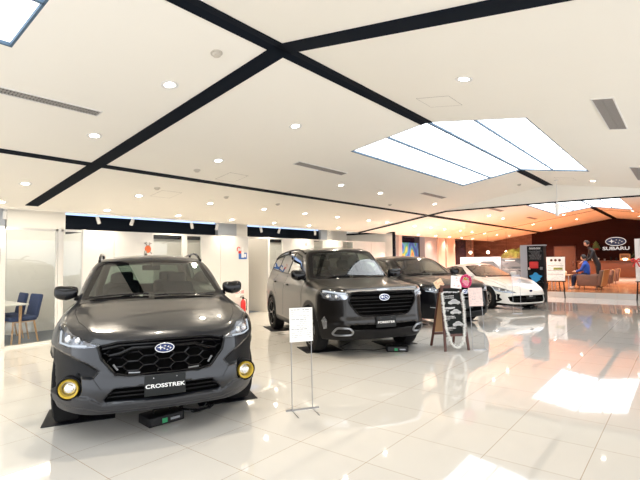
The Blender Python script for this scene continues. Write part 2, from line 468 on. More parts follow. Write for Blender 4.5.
# unseen area lights, added to brighten the glazed offices
for (y, w_) in ((1.4, 28), (3.4, 28), (4.9, 26), (6.8, 34), (8.65, 16), (10.8, 40), (13.9, 26)):
    ld = bpy.data.lights.new('office_fill_light', 'AREA'); ld.shape = 'RECTANGLE'; ld.size = .5; ld.size_y = .9; ld.energy = w_*.27; ld.color = (1.0, .90, .74)
    lo = bpy.data.objects.new('office_fill_light', ld); COL.objects.link(lo); lo.location = (-10.0, y, 2.60)
# --- office partition row along x = -9.15
PX = -9.15; PT = 2.09
M['perf'] = mat('white_slotted_upright', (.74, .72, .69), .4, nvar=.35, nscale=70)
def panel(y0, y1, kind, i):
    """one bay of the office partition"""
    o = None
    if kind == 'solid':
        o = MB().box((PX - .03, y0 + .006, 0), (PX + .03, y1 - .006, PT)).build('wall_partition', M['white']); struct(o)
    elif kind == 'glass':
        o = struct(MB().box((PX - .02, y0, 0), (PX + .02, y1, .035)).box((PX - .02, y0, PT - .045), (PX + .02, y1, PT)).box((PX-.02, y0, .03), (PX+.02, y0+.03, PT)).box((PX-.02, y1-.03, .03), (PX+.02, y1, PT)).build('window_%d' % (10 + i), M['white']))
        MB().box((PX - .004, y0 + .03, .035), (PX + .004, y1 - .03, PT - .045)).build('pane', M['clear'], o)
    elif kind == 'open':
        o = struct(MB().box((PX - .03, y0, PT - .05), (PX + .03, y1, PT)).build('door_%d' % (10 + i), M['white']))
    elif kind == 'opentop':
        o = struct(MB().box((PX - .03, y0, 0), (PX + .03, y1, 1.05)).box((PX - .03, y0, PT - .04), (PX + .03, y1, PT)).build('window_%d' % (10 + i), M['white']))
        MB().box((PX - .004, y0, 1.05), (PX + .004, y1, PT - .04)).build('pane', M['clear'], o)
    return o
bays = [(-3.4, .2, 'solid'), (.2, 2.63, 'glass'), (2.69, 3.55, 'glass'), (3.62, 4.02, 'glass'), (4.04, 4.62, 'solid'), (4.62, 5.51, 'solid'), (5.51, 6.25, 'opentop'),
        (6.25, 6.38, 'solid'), (6.38, 6.78, 'opentop'), (6.78, 7.35, 'solid'), (7.35, 8.27, 'solid'), (8.27, 9.05, 'open'), (9.05, 9.62, 'opentop'),
        (9.62, 10.3, 'solid'), (10.3, 11.05, 'solid'), (11.05, 11.5, 'opentop'), (11.5, 12.0, 'solid'), (12.0, 12.6, 'solid'), (12.6, 13.2, 'opentop'), (13.2, 14.4, 'solid'), (14.4, 15.42, 'solid')]
for i, (a, b, k) in enumerate(bays): panel(a, b, k, i)
# slotted uprights between bays
for (y, m_) in ((2.66, 'perf'), (3.585, 'perf'), (4.03, 'white'), (8.26, 'white'), (9.06, 'white')):
    struct(MB().box((PX - .035, y - .03, 0), (PX + .035, y + .03, PT + .01)).build('wall_upright', M[m_]))
# cross walls between the offices
for y in (4.36, 5.45, 8.2, 9.1, 12.5):
    struct(MB().box((-10.95, y - .03, 0), (PX - .03, y + .03, PT)).build('wall_office', M['wallwhite']))
# ------------------------------------------------------------------ car bodies: a smooth distance field turned into a mesh and cut into panels
def curve(xs, ys, n=400):
    """smooth monotone-ish interpolation (Catmull-Rom) as a lookup; xs ascending"""
    xs = np.array(xs, float); ys = np.array(ys, float)
    h = np.diff(xs); dl = np.diff(ys) / h
    m = np.zeros(len(xs)); m[0] = dl[0]; m[-1] = dl[-1]
    for i in range(1, len(xs) - 1):
        if dl[i-1] * dl[i] <= 0: m[i] = 0
        else:
            w1 = 2*h[i] + h[i-1]; w2 = h[i] + 2*h[i-1]
            m[i] = (w1 + w2) / (w1 / dl[i-1] + w2 / dl[i])
    X = np.linspace(xs[0], xs[-1], n); k = np.clip(np.searchsorted(xs, X) - 1, 0, len(h) - 1)
    t = (X - xs[k]) / h[k]
    Y = (2*t**3 - 3*t**2 + 1)*ys[k] + (t**3 - 2*t**2 + t)*h[k]*m[k] + (-2*t**3 + 3*t**2)*ys[k+1] + (t**3 - t**2)*h[k]*m[k+1]
    return lambda q: np.interp(q, X, Y)

def smax(a, b, k):
    h = np.maximum(k - np.abs(a - b), 0) / k
    return np.maximum(a, b) + h*h*k*.25
def smin(a, b, k): return -smax(-a, -b, k)
def sstep(e0, e1, x):
    t = np.clip((x - e0) / (e1 - e0), 0, 1); return t*t*(3 - 2*t)

def polysd(px, py, poly):
    """signed distance to a 2D polygon, negative inside"""
    P = np.array(poly, float); n = len(P)
    d = np.full(np.shape(px), 1e9); s = np.zeros(np.shape(px), bool)
    for i in range(n):
        a = P[i]; b = P[(i+1) % n]; e = b - a
        wx = px - a[0]; wy = py - a[1]
        t = np.clip((wx*e[0] + wy*e[1]) / (e@e + 1e-12), 0, 1)
        d = np.minimum(d, (wx - e[0]*t)**2 + (wy - e[1]*t)**2)
        c = (a[1] > py) != (b[1] > py)
        with np.errstate(divide='ignore', invalid='ignore'):
            xi = (b[0] - a[0]) * (py - a[1]) / (b[1] - a[1] if b[1] != a[1] else 1e-9) + a[0]
        s ^= c & (px < xi)
    d = np.sqrt(d)
    return np.where(s, -d, d)

def surface_nets(f, lo, hi, h):
    xs = np.arange(lo[0], hi[0] + h, h); ys = np.arange(lo[1], hi[1] + h, h); zs = np.arange(lo[2], hi[2] + h, h)
    X, Y, Z = np.meshgrid(xs, ys, zs, indexing='ij')
    F = f(X, Y, Z).astype(np.float32); del X, Y, Z
    ins = F < 0
    nx, ny, nz = F.shape
    def C(a, i, j, k): return a[i:nx-1+i, j:ny-1+j, k:nz-1+k]
    cnt = sum(C(ins, i, j, k).astype(np.int8) for i in (0, 1) for j in (0, 1) for k in (0, 1))
    cell = (cnt > 0) & (cnt < 8)
    ci = np.argwhere(cell); idx = -np.ones(cell.shape, np.int64); idx[cell] = np.arange(len(ci))
    acc = np.zeros((len(ci), 3)); num = np.zeros(len(ci))
    corners = [(i, j, k) for i in (0, 1) for j in (0, 1) for k in (0, 1)]
    for a in corners:
        for ax in range(3):
            if a[ax] == 1: continue
            b = list(a); b[ax] = 1
            fa = F[ci[:,0]+a[0], ci[:,1]+a[1], ci[:,2]+a[2]]; fb = F[ci[:,0]+b[0], ci[:,1]+b[1], ci[:,2]+b[2]]
            m = (fa < 0) != (fb < 0)
            t = np.where(m, fa / np.where(m, fa - fb, 1), 0)
            p = np.tile(np.array(a, float), (len(ci), 1)); p[:, ax] += t
            acc[m] += p[m]; num[m] += 1
    V = (ci + acc / num[:, None]) * h + np.array([xs[0], ys[0], zs[0]])
    c0 = V.copy()
    def grad(V, e=1e-3):
        g = np.empty_like(V)
        for a in range(3):
            d = np.zeros(3); d[a] = e
            g[:, a] = (f(*(V + d).T) - f(*(V - d).T)) / (2*e)
        return g
    for _ in range(3):
        g = grad(V); fv = f(*V.T)
        V = V - np.clip(fv / np.maximum((g**2).sum(1), .15), -h*.6, h*.6)[:, None] * g
        V = np.clip(V, c0 - h*.7, c0 + h*.7)
    Q = []
    for ax in range(3):
        sl0 = [slice(None)]*3; sl1 = [slice(None)]*3
        sl0[ax] = slice(0, -1); sl1[ax] = slice(1, None)
        A = ins[tuple(sl0)]; B = ins[tuple(sl1)]
        e = np.argwhere(A != B); u, v = [q for q in range(3) if q != ax]
        ok = (e[:, u] > 0) & (e[:, v] > 0) & (e[:, u] < cell.shape[u]) & (e[:, v] < cell.shape[v]); e = e[ok]
        def cid(du, dv):
            q = e.copy(); q[:, u] -= du; q[:, v] -= dv
            return idx[q[:,0], q[:,1], q[:,2]]
        q4 = np.stack([cid(1, 1), cid(0, 1), cid(0, 0), cid(1, 0)], 1)
        fl = A[e[:,0], e[:,1], e[:,2]]
        if ax == 1: fl = ~fl
        q4 = np.where(fl[:, None], q4, q4[:, ::-1])
        Q.append(q4)
    Q = np.concatenate(Q); Q = Q[(Q >= 0).all(1)]
    Nn = grad(V); Nn /= np.linalg.norm(Nn, axis=1)[:, None] + 1e-12
    Tt = np.concatenate([Q[:, [0, 1, 2]], Q[:, [0, 2, 3]]])
    return V, Nn, Tt

def clip(V, N, Tt, g):
    """split a triangle mesh along g = 0; returns (inside g<0, outside), each as (V, N, T)"""
    g = np.asarray(g, float); g = np.where(np.abs(g) < 1e-6, 1e-6, g)
    s = g[Tt] < 0; c = s.sum(1)
    tin = [tuple(t) for t in Tt[c == 3]]; tout = [tuple(t) for t in Tt[c == 0]]
    nv = list(); nn = list(); cache = {}; base = len(V)
    def cut(a, b):
        k = (a, b) if a < b else (b, a)
        if k not in cache:
            t = g[a] / (g[a] - g[b])
            nv.append(V[a] + (V[b] - V[a]) * t); q = N[a] + (N[b] - N[a]) * t; nn.append(q / (np.linalg.norm(q) + 1e-12))
            cache[k] = base + len(nv) - 1
        return cache[k]
    for t, st in zip(Tt[(c == 1) | (c == 2)], s[(c == 1) | (c == 2)]):
        one = st.sum() == 1
        k = int(np.argmax(st if one else ~st))
        a, b, d = int(t[k]), int(t[(k+1) % 3]), int(t[(k+2) % 3])
        ab, ad = cut(a, b), cut(a, d)
        x = [(a, ab, ad)]; y = [(ab, b, d), (ab, d, ad)]
        if one: tin += x; tout += y
        else: tout += x; tin += y
    VV = np.vstack([V] + ([np.array(nv)] if nv else [])); NN = np.vstack([N] + ([np.array(nn)] if nn else []))
    def comp(ts):
        if not ts: return np.zeros((0, 3)), np.zeros((0, 3)), np.zeros((0, 3), int)
        ts = np.array(ts); u, inv = np.unique(ts, return_inverse=True)
        return VV[u], NN[u], inv.reshape(ts.shape)
    return comp(tin), comp(tout)

def islands(Tt, n):
    """connected pieces of a triangle list"""
    par = list(range(n))
    def find(a):
        while par[a] != a: par[a] = par[par[a]]; a = par[a]
        return a
    for t in Tt:
        a = find(t[0])
        for k in t[1:]:
            b = find(k)
            if a != b: par[b] = a
    return np.array([find(t[0]) for t in Tt])

class Car:
    """car frame: x forward with the front bumper at 0, y to the car's left, z up"""
    def __init__(s, sp):
        s.sp = sp; s.bx0 = -5.0; s.prep()
        bo = sp.pop('bores', None)
        if bo: s.bx0 = float(s.front_x([.60], [bo[0][1]])[0]); sp['bores'] = bo
    def prep(s):
        p = s.sp
        s.xf = curve(*zip(*p['front'])); s.xr = curve(*zip(*p['rear'])); s.wz = curve(*zip(*p['side']))
        s.zt = curve(*zip(*p['top'])); s.wx = curve(*zip(*p['plan'])); s.zr = curve(*zip(*p['roof'])); s.gw = curve(*zip(*p['cabin']))
    def f(s, x, y, z):
        p = s.sp; ay = np.abs(y)
        k = p.get('k', .05)
        fr = x - (s.xf(z) - p['fa']*(ay/.7)**2 - p['fb']*(np.maximum(ay - p['fy'], 0)/.3)**2.2)
        rr = (s.xr(z) + .07*(ay/.7)**2 + .30*(np.maximum(ay - .6, 0)/.3)**2.5) - x
        sd = ay - s.wz(z) * s.wx(x)
        hood = p.get('crown', .045)
        tp = z - (s.zt(x) - hood*(ay/.8)**2.2 + p.get('peak', .012)*np.exp(-((ay - .62)/.09)**2)*sstep(-1.5, -.9, x)*sstep(-.05, -.35, x))
        fr = fr*.95; tp = tp*.95
        low = smax(smax(sd, tp, p.get('ks', .09)), smax(fr, rr, .02), k)
        low = smax(low, p['zb'] - z, .05)
        # cabin
        (wx0, wz0), (wx1, wz1) = p['screen']; sl = (wz1 - wz0) / (wx0 - wx1); cs = sl / math.sqrt(1 + sl*sl)
        ws = (x - (wx0 - (z - wz0)/sl) + p.get('sc', .16)*(ay/.7)**2) * cs
        (bx0, bz0), (bx1, bz1) = p['hatch']; sl2 = (bz1 - bz0) / (bx1 - bx0); c2 = sl2 / math.sqrt(1 + sl2*sl2)
        bs = ((bx0 + (z - bz0)/sl2) - x + .08*(ay/.7)**2) * c2
        gs = (ay - s.gw(z) * (1 - .10*sstep(-2.6, -4.4, x) - .05*sstep(-2.0, -1.2, x))) * .95
        rf = z - (s.zr(x) - .045*(ay/.6)**2)
        cab = smax(smax(gs, rf, .10), smax(ws, bs, .03), .05)
        cab = smax(cab, .7 - z, .02)
        f = smin(low, cab, p.get('kb', .045))
        # wheel openings
        for wx in p['wheels']:
            d = np.hypot(x - wx, z - p['wr']) - p['arch']
            f = np.maximum(f, -np.maximum(d, .50 - ay))
        # flared arches stand slightly proud
        for (by, bz, br, bd) in p.get('bores', []):
            f = np.maximum(f, -np.maximum(np.hypot(ay - by, z - bz) - br, float(s.bx0) - bd - x))
        for (poly, dep, bev) in p.get('recess', []):
            q = polysd(ay, z, poly)
            f = f + dep * sstep(bev, -bev, q) * sstep(-.75, -.55, x) * sstep(0, .02, z - .2)
        return f
    def front_x(s, y, z, x0=.25, x1=-1.2):
        """first surface point met coming from the front at (y, z)"""
        y = np.asarray(y, float); z = np.asarray(z, float)
        xs = np.linspace(x0, x1, 240)[:, None] * np.ones(y.size)
        v = s.f(xs, y.ravel()[None, :] * np.ones_like(xs), z.ravel()[None, :] * np.ones_like(xs))
        k = np.argmax(v < 0, axis=0); ok = (v < 0).any(0); k = np.clip(k, 1, None)
        a = v[k-1, np.arange(y.size)]; b = v[k, np.arange(y.size)]; t = a / np.where(a - b == 0, 1, a - b)
        r = xs[k-1, 0] + (xs[k, 0] - xs[k-1, 0]) * t
        return np.where(ok, r, -.6).reshape(y.shape)
    def side_y(s, x, z, sg=1):
        x = np.asarray(x, float); z = np.asarray(z, float)
        ys = np.linspace(1.05, .3, 160)[:, None] * np.ones(x.size)
        v = s.f(x.ravel()[None, :] * np.ones_like(ys), ys, z.ravel()[None, :] * np.ones_like(ys))
        k = np.clip(np.argmax(v < 0, axis=0), 1, None); a = v[k-1, np.arange(x.size)]; b = v[k, np.arange(x.size)]
        t = a / np.where(a - b == 0, 1, a - b)
        return sg * (ys[k-1, 0] + (ys[k, 0] - ys[k-1, 0]) * t).reshape(x.shape)
    def top_z(s, x, y):
        x = np.asarray(x, float); y = np.asarray(y, float)
        zs = np.linspace(1.9, .5, 240)[:, None] * np.ones(x.size)
        v = s.f(x.ravel()[None, :] * np.ones_like(zs), y.ravel()[None, :] * np.ones_like(zs), zs)
        k = np.clip(np.argmax(v < 0, axis=0), 1, None); a = v[k-1, np.arange(x.size)]; b = v[k, np.arange(x.size)]
        t = a / np.where(a - b == 0, 1, a - b)
        return (zs[k-1, 0] + (zs[k, 0] - zs[k-1, 0]) * t).reshape(x.shape)
    # polylines on the surface
    def dense(s, pts, step=.02, closed=False):
        out = []; P = [np.array(p, float) for p in pts]
        if closed: P = P + [P[0]]
        for a, b in zip(P[:-1], P[1:]):
            n = max(1, int(np.linalg.norm(b - a) / step))
            out += [a + (b - a) * i / n for i in range(n)]
        if not closed: out.append(P[-1])
        return np.array(out)
    def front_line(s, mb, pts, r, off=0.0, closed=False, n=6):
        q = s.dense(pts, closed=closed); x = s.front_x(q[:, 0], q[:, 1]) + off
        mb.tube([(a, b[0], b[1]) for a, b in zip(x, q)], r, n, closed=closed)
    def side_line(s, mb, pts, r, sg, off=0.0, closed=False, n=6):
        q = s.dense(pts, closed=closed); y = s.side_y(q[:, 0], q[:, 1], sg) + off*sg
        mb.tube([(b[0], a, b[1]) for a, b in zip(y, q)], r, n, closed=closed)
    def top_line(s, mb, pts, r, off=0.0, closed=False, n=6):
        q = s.dense(pts, closed=closed); z = s.top_z(q[:, 0], q[:, 1]) + off
        mb.tube([(b[0], b[1], a) for a, b in zip(z, q)], r, n, closed=closed)

def mirror_poly(half):
    """half outline with y>=0 (listed from the centre line out and back) -> full polygon"""
    return half + [(-y, z) for (y, z) in half[::-1] if y > 1e-6]

def emblem(parent, x, z, wdt, hgt, yaw=0.0, blue=True, name='emblem'):
    """oval badge with one large and five small stars"""
    n = 40
    ring = MB(); pts = [(x + .012, wdt/2*math.cos(2*PI*k/n), z + hgt/2*math.sin(2*PI*k/n)) for k in range(n)]
    ring.tube(pts, wdt*.045, 6, closed=True)
    base = MB().prism([(wdt/2*math.cos(2*PI*k/n), hgt/2*math.sin(2*PI*k/n)) for k in range(n)], .012, Matrix.Translation((x, 0, z)) @ Matrix(((0,0,1,0),(1,0,0,0),(0,1,0,0),(0,0,0,1))))
    o = base.build(name, M['emblem_blue'] if blue else M['chrome'], parent)
    o['label'] = 'blue oval badge with silver stars'
    ring.build('emblem_ring', M['chrome'], o)
    st = MB()
    def star(cy, cz_, R, sx=1.0):
        poly = [(cy + sx*(R if i % 2 == 0 else R*.28)*math.cos(PI/2 + i*PI/4), cz_ + (R if i % 2 == 0 else R*.28)*math.sin(PI/2 + i*PI/4)) for i in range(8)]
        st.prism(poly, .004, Matrix.Translation((x + .0125, 0, z)) @ Matrix(((0,0,1,0),(1,0,0,0),(0,1,0,0),(0,0,0,1))))
    star(-wdt*.22, hgt*.05, hgt*.30, 1.4)
    for (a, b) in ((.02, .20), (.20, .10), (.31, -.06), (.14, -.24), (-.02, -.08)): star(wdt*a, hgt*b, hgt*.13, 1.4)
    st.build('star', M['chrome'], o)
    return o

def rounded(poly, r=.02, n=3):
    out = []; P = [Vector(p) for p in poly]
    for i, p in enumerate(P):
        a = (P[i-1] - p); b = (P[(i+1) % len(P)] - p)
        q = min(r, a.length*.45, b.length*.45)
        s = p + a.normalized()*q; e = p + b.normalized()*q
        for k in range(n + 1):
            t = k / n; out.append(tuple((1-t)**2*s + 2*t*(1-t)*p + t*t*e))
    return out

def inset_shell(V, N, d): return V - N*d

def wheel(parent, wx, sg, R, width, yout, spokes, rimmat, steer=0.0):
    """tyre with rim, hub and brake disc; sg = side"""
    holder = bpy.data.objects.new('wheel', None); COL.objects.link(holder); holder.parent = parent
    holder.location = (wx, sg*yout, R); holder.rotation_euler = (0, 0, (0 if sg > 0 else PI) + steer)
    MX = Matrix.Rotation(-PI/2, 4, 'X')     # local z -> +y (outwards)
    Rr = R*.70
    ty = MB().lathe([(Rr, -width), (R*.90, -width), (R*.985, -width*.93), (R, -width*.8), (R, -width*.2), (R*.985, -width*.07), (R*.90, .002), (Rr*1.02, .004), (Rr, -.02)], 40, MX, cap=False)
    ty.build('tyre', M['rubber'], holder)
    rm = MB().lathe([(Rr, -width*.9), (Rr*.98, -.02), (Rr*1.0, .0), (Rr*.94, -.004), (Rr*.90, -.035), (Rr*.88, -width*.85)], 36, MX, cap=False)
    for k in range(spokes):
        a = 2*PI*k/spokes
        for da in (-.13, .13):
            ux, uz = math.cos(a+da), math.sin(a+da); vx, vz = math.cos(a+da*.35), math.sin(a+da*.35)
            rm.tube([(ux*Rr*.93, -.02, uz*Rr*.93), (vx*Rr*.5, -.022, vz*Rr*.5), (vx*Rr*.12, -.03, vz*Rr*.12)], [Rr*.06, Rr*.065, Rr*.08], 6)
    rm.lathe([(Rr*.2, -.05), (Rr*.2, -.02), (Rr*.12, -.012), (0.001, -.010)], 20, MX)
    rm.build('rim', rimmat, holder)
    MB().lathe([(Rr*.72, -.10), (Rr*.72, -.085), (Rr*.2, -.085)], 28, MX).build('brake_disc', M['satin'], holder)
    return holder

def build_car(name, label, sp, loc, yaw, scale):
    car = thing(name, label, 'car', loc, yaw, None, scale)
    C = Car(sp); h = sp['res']
    W_ = 1.02; L = sp['L']
    half = surface_nets(lambda x, y, z: C.f(x, y, z), (-L - .06, -h*int(W_/h) - h/2, sp['zb'] - .06), (.08, W_, sp['H'] + .06), h)
    V, N, Tt = half
    rest = (V, N, Tt)
    def take(g):
        nonlocal rest
        V, N, Tt = rest
        a, b = clip(V, N, Tt, g(V, N)); rest = b
        return a
    def put(nm, part, m, off=0.0, label=None, parent=car):
        V, N, Tt = part
        if len(Tt) == 0: return None
        o = mesh_obj(nm, V + N*off, Tt, m, parent, True, N)
        if label: o['label'] = label
        return o
    def put_each(nm, part, m, off=0.0, label=None):
        V, N, Tt = part
        if len(Tt) == 0: return []
        isl = islands(Tt, len(V)); out = []
        for k in np.unique(isl):
            t = Tt[isl == k]
            if len(t) < 12: continue
            u, inv = np.unique(t, return_inverse=True)
            out.append(put(nm, (V[u], N[u], inv.reshape(t.shape)), m, off, label))
        return out
    # windscreen, rear screen, side windows
    A = lambda V: np.abs(V[:, 1])
    take_ws = take(lambda V, N: np.maximum.reduce([polysd(A(V), V[:, 2], sp['ws']), V[:, 0] - sp['wsx'][0], sp['wsx'][1] - V[:, 0]]))
    inner = [(y*.955 if y > 0 else -.05, z0) for (y, z0) in sp['ws_in']]
    ga, gb = clip(*take_ws, polysd(np.abs(take_ws[0][:, 1]), take_ws[0][:, 2], inner))
    put('windscreen', ga, M['carglass'], .0); put('windscreen_border', gb, M['glossblack'], .001)
    rw = take(lambda V, N: np.maximum(polysd(A(V), V[:, 2], sp['rw']), V[:, 0] - sp['rwx']))
    put('rear_window', rw, M['privacy'] if not sp.get('clear_rear') else M['carglass'])
    dlo = take(lambda V, N: np.maximum.reduce([polysd(V[:, 0], V[:, 2], sp['dlo']), .35 - A(V), V[:, 2]*0 - .5]))
    cur = dlo
    for k, pane in enumerate(sp['panes']):
        a, cur = clip(*cur, np.maximum(polysd(cur[0][:, 0], cur[0][:, 2], pane), -.4 + 0*cur[0][:, 0]))
        put_each('side_window', a, M['carglass'] if k == 0 else M['privacy'])
    put('window_frame', cur, M['black'])
    # grille, lamps, lower intake
    fx = lambda V: -V[:, 0] - sp.get('fdepth', .42)
    gr = take(lambda V, N: np.maximum(polysd(A(V), V[:, 2], sp['grille']), fx(V))); grille = put('grille', gr, M['void'], -.03)
    if 'intake' in sp:
        it = take(lambda V, N: np.maximum(polysd(A(V), V[:, 2], sp['intake']), fx(V))); put('lower_intake', it, M['void'], -.02)
    hl = take(lambda V, N: np.maximum.reduce([polysd(A(V), V[:, 2], sp['lamp']), -V[:, 0] - .95, .3 - A(V)]))
    V_, N_, T_ = hl
    for sg in (-1, 1):
        sel = (V_[T_][:, :, 1].mean(1) * sg) > 0
        t = T_[sel]; u, inv = np.unique(t, return_inverse=True); pr = (V_[u], N_[u], inv.reshape(t.shape))
        hs = put('headlamp', pr, sp.get('lampmat', M['lampgrey']), -.028)
        put('lens', pr, M['lens'], .0, parent=hs)
        st = MB(); C.front_line(st, [(sg*y, z) for y, z in sp['drl']], sp.get('drlr', .011), -.012)
        st.build('daytime_running_light', M['drl'], hs)
        for (py, pz, pr_) in sp['proj']:
            px = float(C.front_x([sg*py], [pz])[0]) - .02
            MB().lathe([(pr_, -.03), (pr_, .0), (pr_*.8, .006), (pr_*.5, .014), (.001, .017)], 16, Matrix.Translation((px, sg*py, pz)) @ Matrix.Rotation(PI/2, 4, 'Y')).build('projector', M['ledwhite'], hs)
    if sp.get('clad'):
        for (nm, poly, m, lb) in sp['clad']:
            cl = take(lambda V, N: np.maximum(polysd(A(V), V[:, 2], poly), fx(V) - .2)); put_each(nm, cl, m, 0, lb)
    # arches and sills of darker plastic
    if sp.get('archmat'):
        def arch(V, N):
            d = np.minimum.reduce([np.hypot(V[:, 0] - wx, V[:, 2] - sp['wr']) - sp['arch'] - sp['archw'] for wx in sp['wheels']])
            return np.maximum(np.minimum(d, V[:, 2] - sp['sill']), .55 - A(V))
        put('wheel_arch_trim', take(arch), sp['archmat'])
    put('body', rest, sp['paint'])
    # inner wheel housings and floor pan
    for wx in sp['wheels']:
        for sg in (-1, 1):
            mb = MB(); n = 20; R_ = sp['arch'] + .005; pts = [(wx + R_*math.cos(PI*k/n), sp['wr'] + R_*math.sin(PI*k/n)) for k in range(n + 1)]
            vs = [(x, sg*.50, z) for x, z in pts] + [(x, sg*.86*sp.get('wf', 1), z) for x, z in pts]
            mb.add(vs, [(i, i+1, n+2+i, n+1+i) for i in range(n)], True); mb.add([(x, sg*.50, z) for x, z in pts], [tuple(range(n+1))])
            mb.build('wheel_housing', M['black'], car)
            rr = MB(); n2 = 26
            a0 = -.12; q = [(wx + (sp['arch'] + .004)*math.cos(a0 + (PI - 2*a0)*k/n2), sp['wr'] + (sp['arch'] + .004)*math.sin(a0 + (PI - 2*a0)*k/n2)) for k in range(n2 + 1)]
            q = [p for p in q if p[1] > sp['zb'] + .05]
            yy = C.side_y(np.array([p[0] + (-1 if p[0] < wx else 1)*.012*abs(math.cos(math.atan2(p[1]-sp['wr'], p[0]-wx))) for p in q]), np.array([p[1] + .012 for p in q]), sg)
            rr.tube([(p[0], y - sg*.004, p[1]) for p, y in zip(q, yy)], .014, 6)
            rr.build('arch_lip', sp.get('archmat') or sp['paint'], car)
    wr = sp['wr']
    for wx in sp['wheels']:
        for sg in (-1, 1): wheel(car, wx, sg, wr, .225, sp['track'], sp.get('spokes', 5), sp.get('rim', M['glossblack']))
    # cabin interior
    it = sp['cab']   # (dash x, seat x front, rear seat x, floor z, belt z, seat top z)
    dx, sx, rx, fz, bz, hz = it
    MB().box((rx - .5, -.62, fz - .06), (dx + .1, .62, fz)).build('cabin_floor', M['darkint'], car)
    MB().box((dx - .32, -.66, bz - .28), (dx + .12, .66, bz - .02), None, .07).build('dashboard', M['darkint'], car)
    MB().box((dx - .34, -.12, bz - .10), (dx - .30, .14, bz + .05), None, .01).build('display_screen', M['glossblack'], car)
    swm = MB(); c0 = Vector((dx - .42, -.36, bz - .03)); RM = Matrix.Rotation(math.radians(-62), 4, 'Y')
    swm.tube([c0 + RM @ Vector((.18*math.cos(2*PI*k/28), .18*math.sin(2*PI*k/28), 0)) for k in range(28)], .014, 6, closed=True)
    for a in (0, PI, -PI/2): swm.tube([c0, c0 + RM @ Vector((.17*math.sin(a), .17*math.cos(a), 0))], .014, 6)
    swm.lathe([(.06, -.02), (.055, .01), (.001, .015)], 16, Matrix.Translation(c0) @ RM)
    swm.build('steering_wheel', M['black'], car)
    for (xx, ys) in ((sx, (-.36, .36)), (rx, (-.32, .32))):
        for yc in ys:
            sb = MB().box((xx - .05, yc - .24, fz + .05), (xx + .5, yc + .24, fz + .28), None, .06)
            sb.box((-.07, -.22, 0), (.07, .22, .58), T(xx - .05, yc, fz + .22, 0, math.radians(-16), 0), .06)
            so = sb.build('seat', M['darkint'], car)
            MB().box((-.05, -.13, 0), (.05, .13, .17), T(xx - .22, yc, hz - .17, 0, math.radians(-8), 0), .045).build('headrest', M['darkint'], so)
    MB().box((dx - .78, -.11, sp['mirz']), (dx - .75, .11, sp['mirz'] + .07), None, .012).tube([(dx - .76, 0, sp['mirz'] + .05), (dx - .70, 0, sp['mirz'] + .13)], .012).build('rear_view_mirror', M['black'], car)
    # door mirrors
    mx, my, mz = sp['mirror']; ms = sp.get('mirs', 1)
    for sg in (-1, 1):
        bm = bmesh.new(); bmesh.ops.create_uvsphere(bm, u_segments=20, v_segments=14, radius=1)
        vs = []
        for v in bm.verts:
            q = v.co; e = lambda a, p: math.copysign(abs(a)**p, a)
            X = e(q.x, .8)*.085*ms; Y = e(q.y, .62)*.125*ms; Z = e(q.z, .62)*.082*ms
            if q.x < 0: X *= .55
            Z *= 1 - .16*(Y*sg/.125 < 0) * abs(Y/.125)
            vs.append((mx + X, sg*my + Y, mz + Z + .02*ms*(abs(Y)/.125)))
        bm.verts.index_update(); fs = [tuple(v.index for v in f.verts) for f in bm.faces]; bm.free()
        mm = MB().add(vs, fs, True).build('door_mirror', sp.get('mirmat', M['glossblack']), car)
        arm = MB().tube([(mx - .02, sg*(my - .08), mz - .05), (mx - .05, sg*(my - .19), mz - .09)], [.03, .035], 8); arm.build('mirror_arm', M['black'], mm)
        MB().lathe([(.001, 0), (.055, 0), (.055, .004)], 20, Matrix.Translation((mx - .040*ms, sg*my, mz + .01)) @ Matrix.Rotation(-PI/2, 4, 'Y') @ Matrix.Scale(1.35, 4, (0, 1, 0))).build('mirror_glass', M['chrome'], mm)
    # panel gaps
    for sg in (-1, 1):
        for pts in sp.get('hoodlines', []):
            gp = MB(); C.top_line(gp, [(x, y*sg) for x, y in pts], .0035, -.001, n=4); gp.build('panel_gap', M['black'], car)
        for pts in sp.get('sidelines', []):
            gp = MB(); C.side_line(gp, pts, .0035, sg, -.001, n=4); gp.build('panel_gap', M['black'], car)
        for pts in sp.get('frontlines', []):
            gp = MB(); C.front_line(gp, [(sg*y, z) for y, z in pts], .003, -.001, n=4); gp.build('panel_gap', M['black'], car)
    # door handles
    for (hx, hz_) in sp.get('handles', []):
        for sg in (-1, 1):
            y = float(C.side_y([hx], [hz_], sg)[0])
            MB().box((hx - .10, min(y, y + sg*.035), hz_ - .017), (hx + .10, max(y, y + sg*.035), hz_ + .017), None, .013).build('door_handle', sp.get('handlemat', sp['paint']), car)
    # wipers
    wp = MB()
    for (a, b) in sp.get('wipers', []):
        q = C.dense([a, b], .04); xx = []
        z = C.top_z(q[:, 0], q[:, 1])
        wp.tube([(p[0], p[1], zz + .018) for p, zz in zip(q, z)], .009, 5)
    if wp.v: wp.build('wiper', M['black'], car)
    # roof rails
    if 'rail' in sp:
        (ra, rb, ry, rh) = sp['rail']
        for sg in (-1, 1):
            n = 16; pts = []
            for k in range(n + 1):
                t = k/n; x = ra + (rb - ra)*t; lift = rh*min(1, 5.5*t, 5.5*(1-t))**.5
                y = ry - .02*t
                z = float(C.top_z([x], [y])[0])
                pts.append((x, sg*y, z + lift - .005))
            mb = MB().tube(pts, .017, 8)
            for t in (.0, .5, 1.0):
                k = int(t*n); x, y, z = pts[k]; zz = float(C.top_z([x], [abs(y)])[0])
                mb.box((x - .06, y - .016, zz - .02), (x + .06, y + .016, max(z, zz + .02)), None, .012)
            mb.build('roof_rail', sp.get('railmat', M['black']), car)
    # number plate
    (pz, pw, ph, txt) = sp['numplate']
    px = float(C.front_x([0], [pz])[0]) + sp.get('px', .012)
    npl = MB().box((px, -pw/2, pz - ph/2), (px + .012, pw/2, pz + ph/2), None, .004).build('number_plate', M['plate'], car)
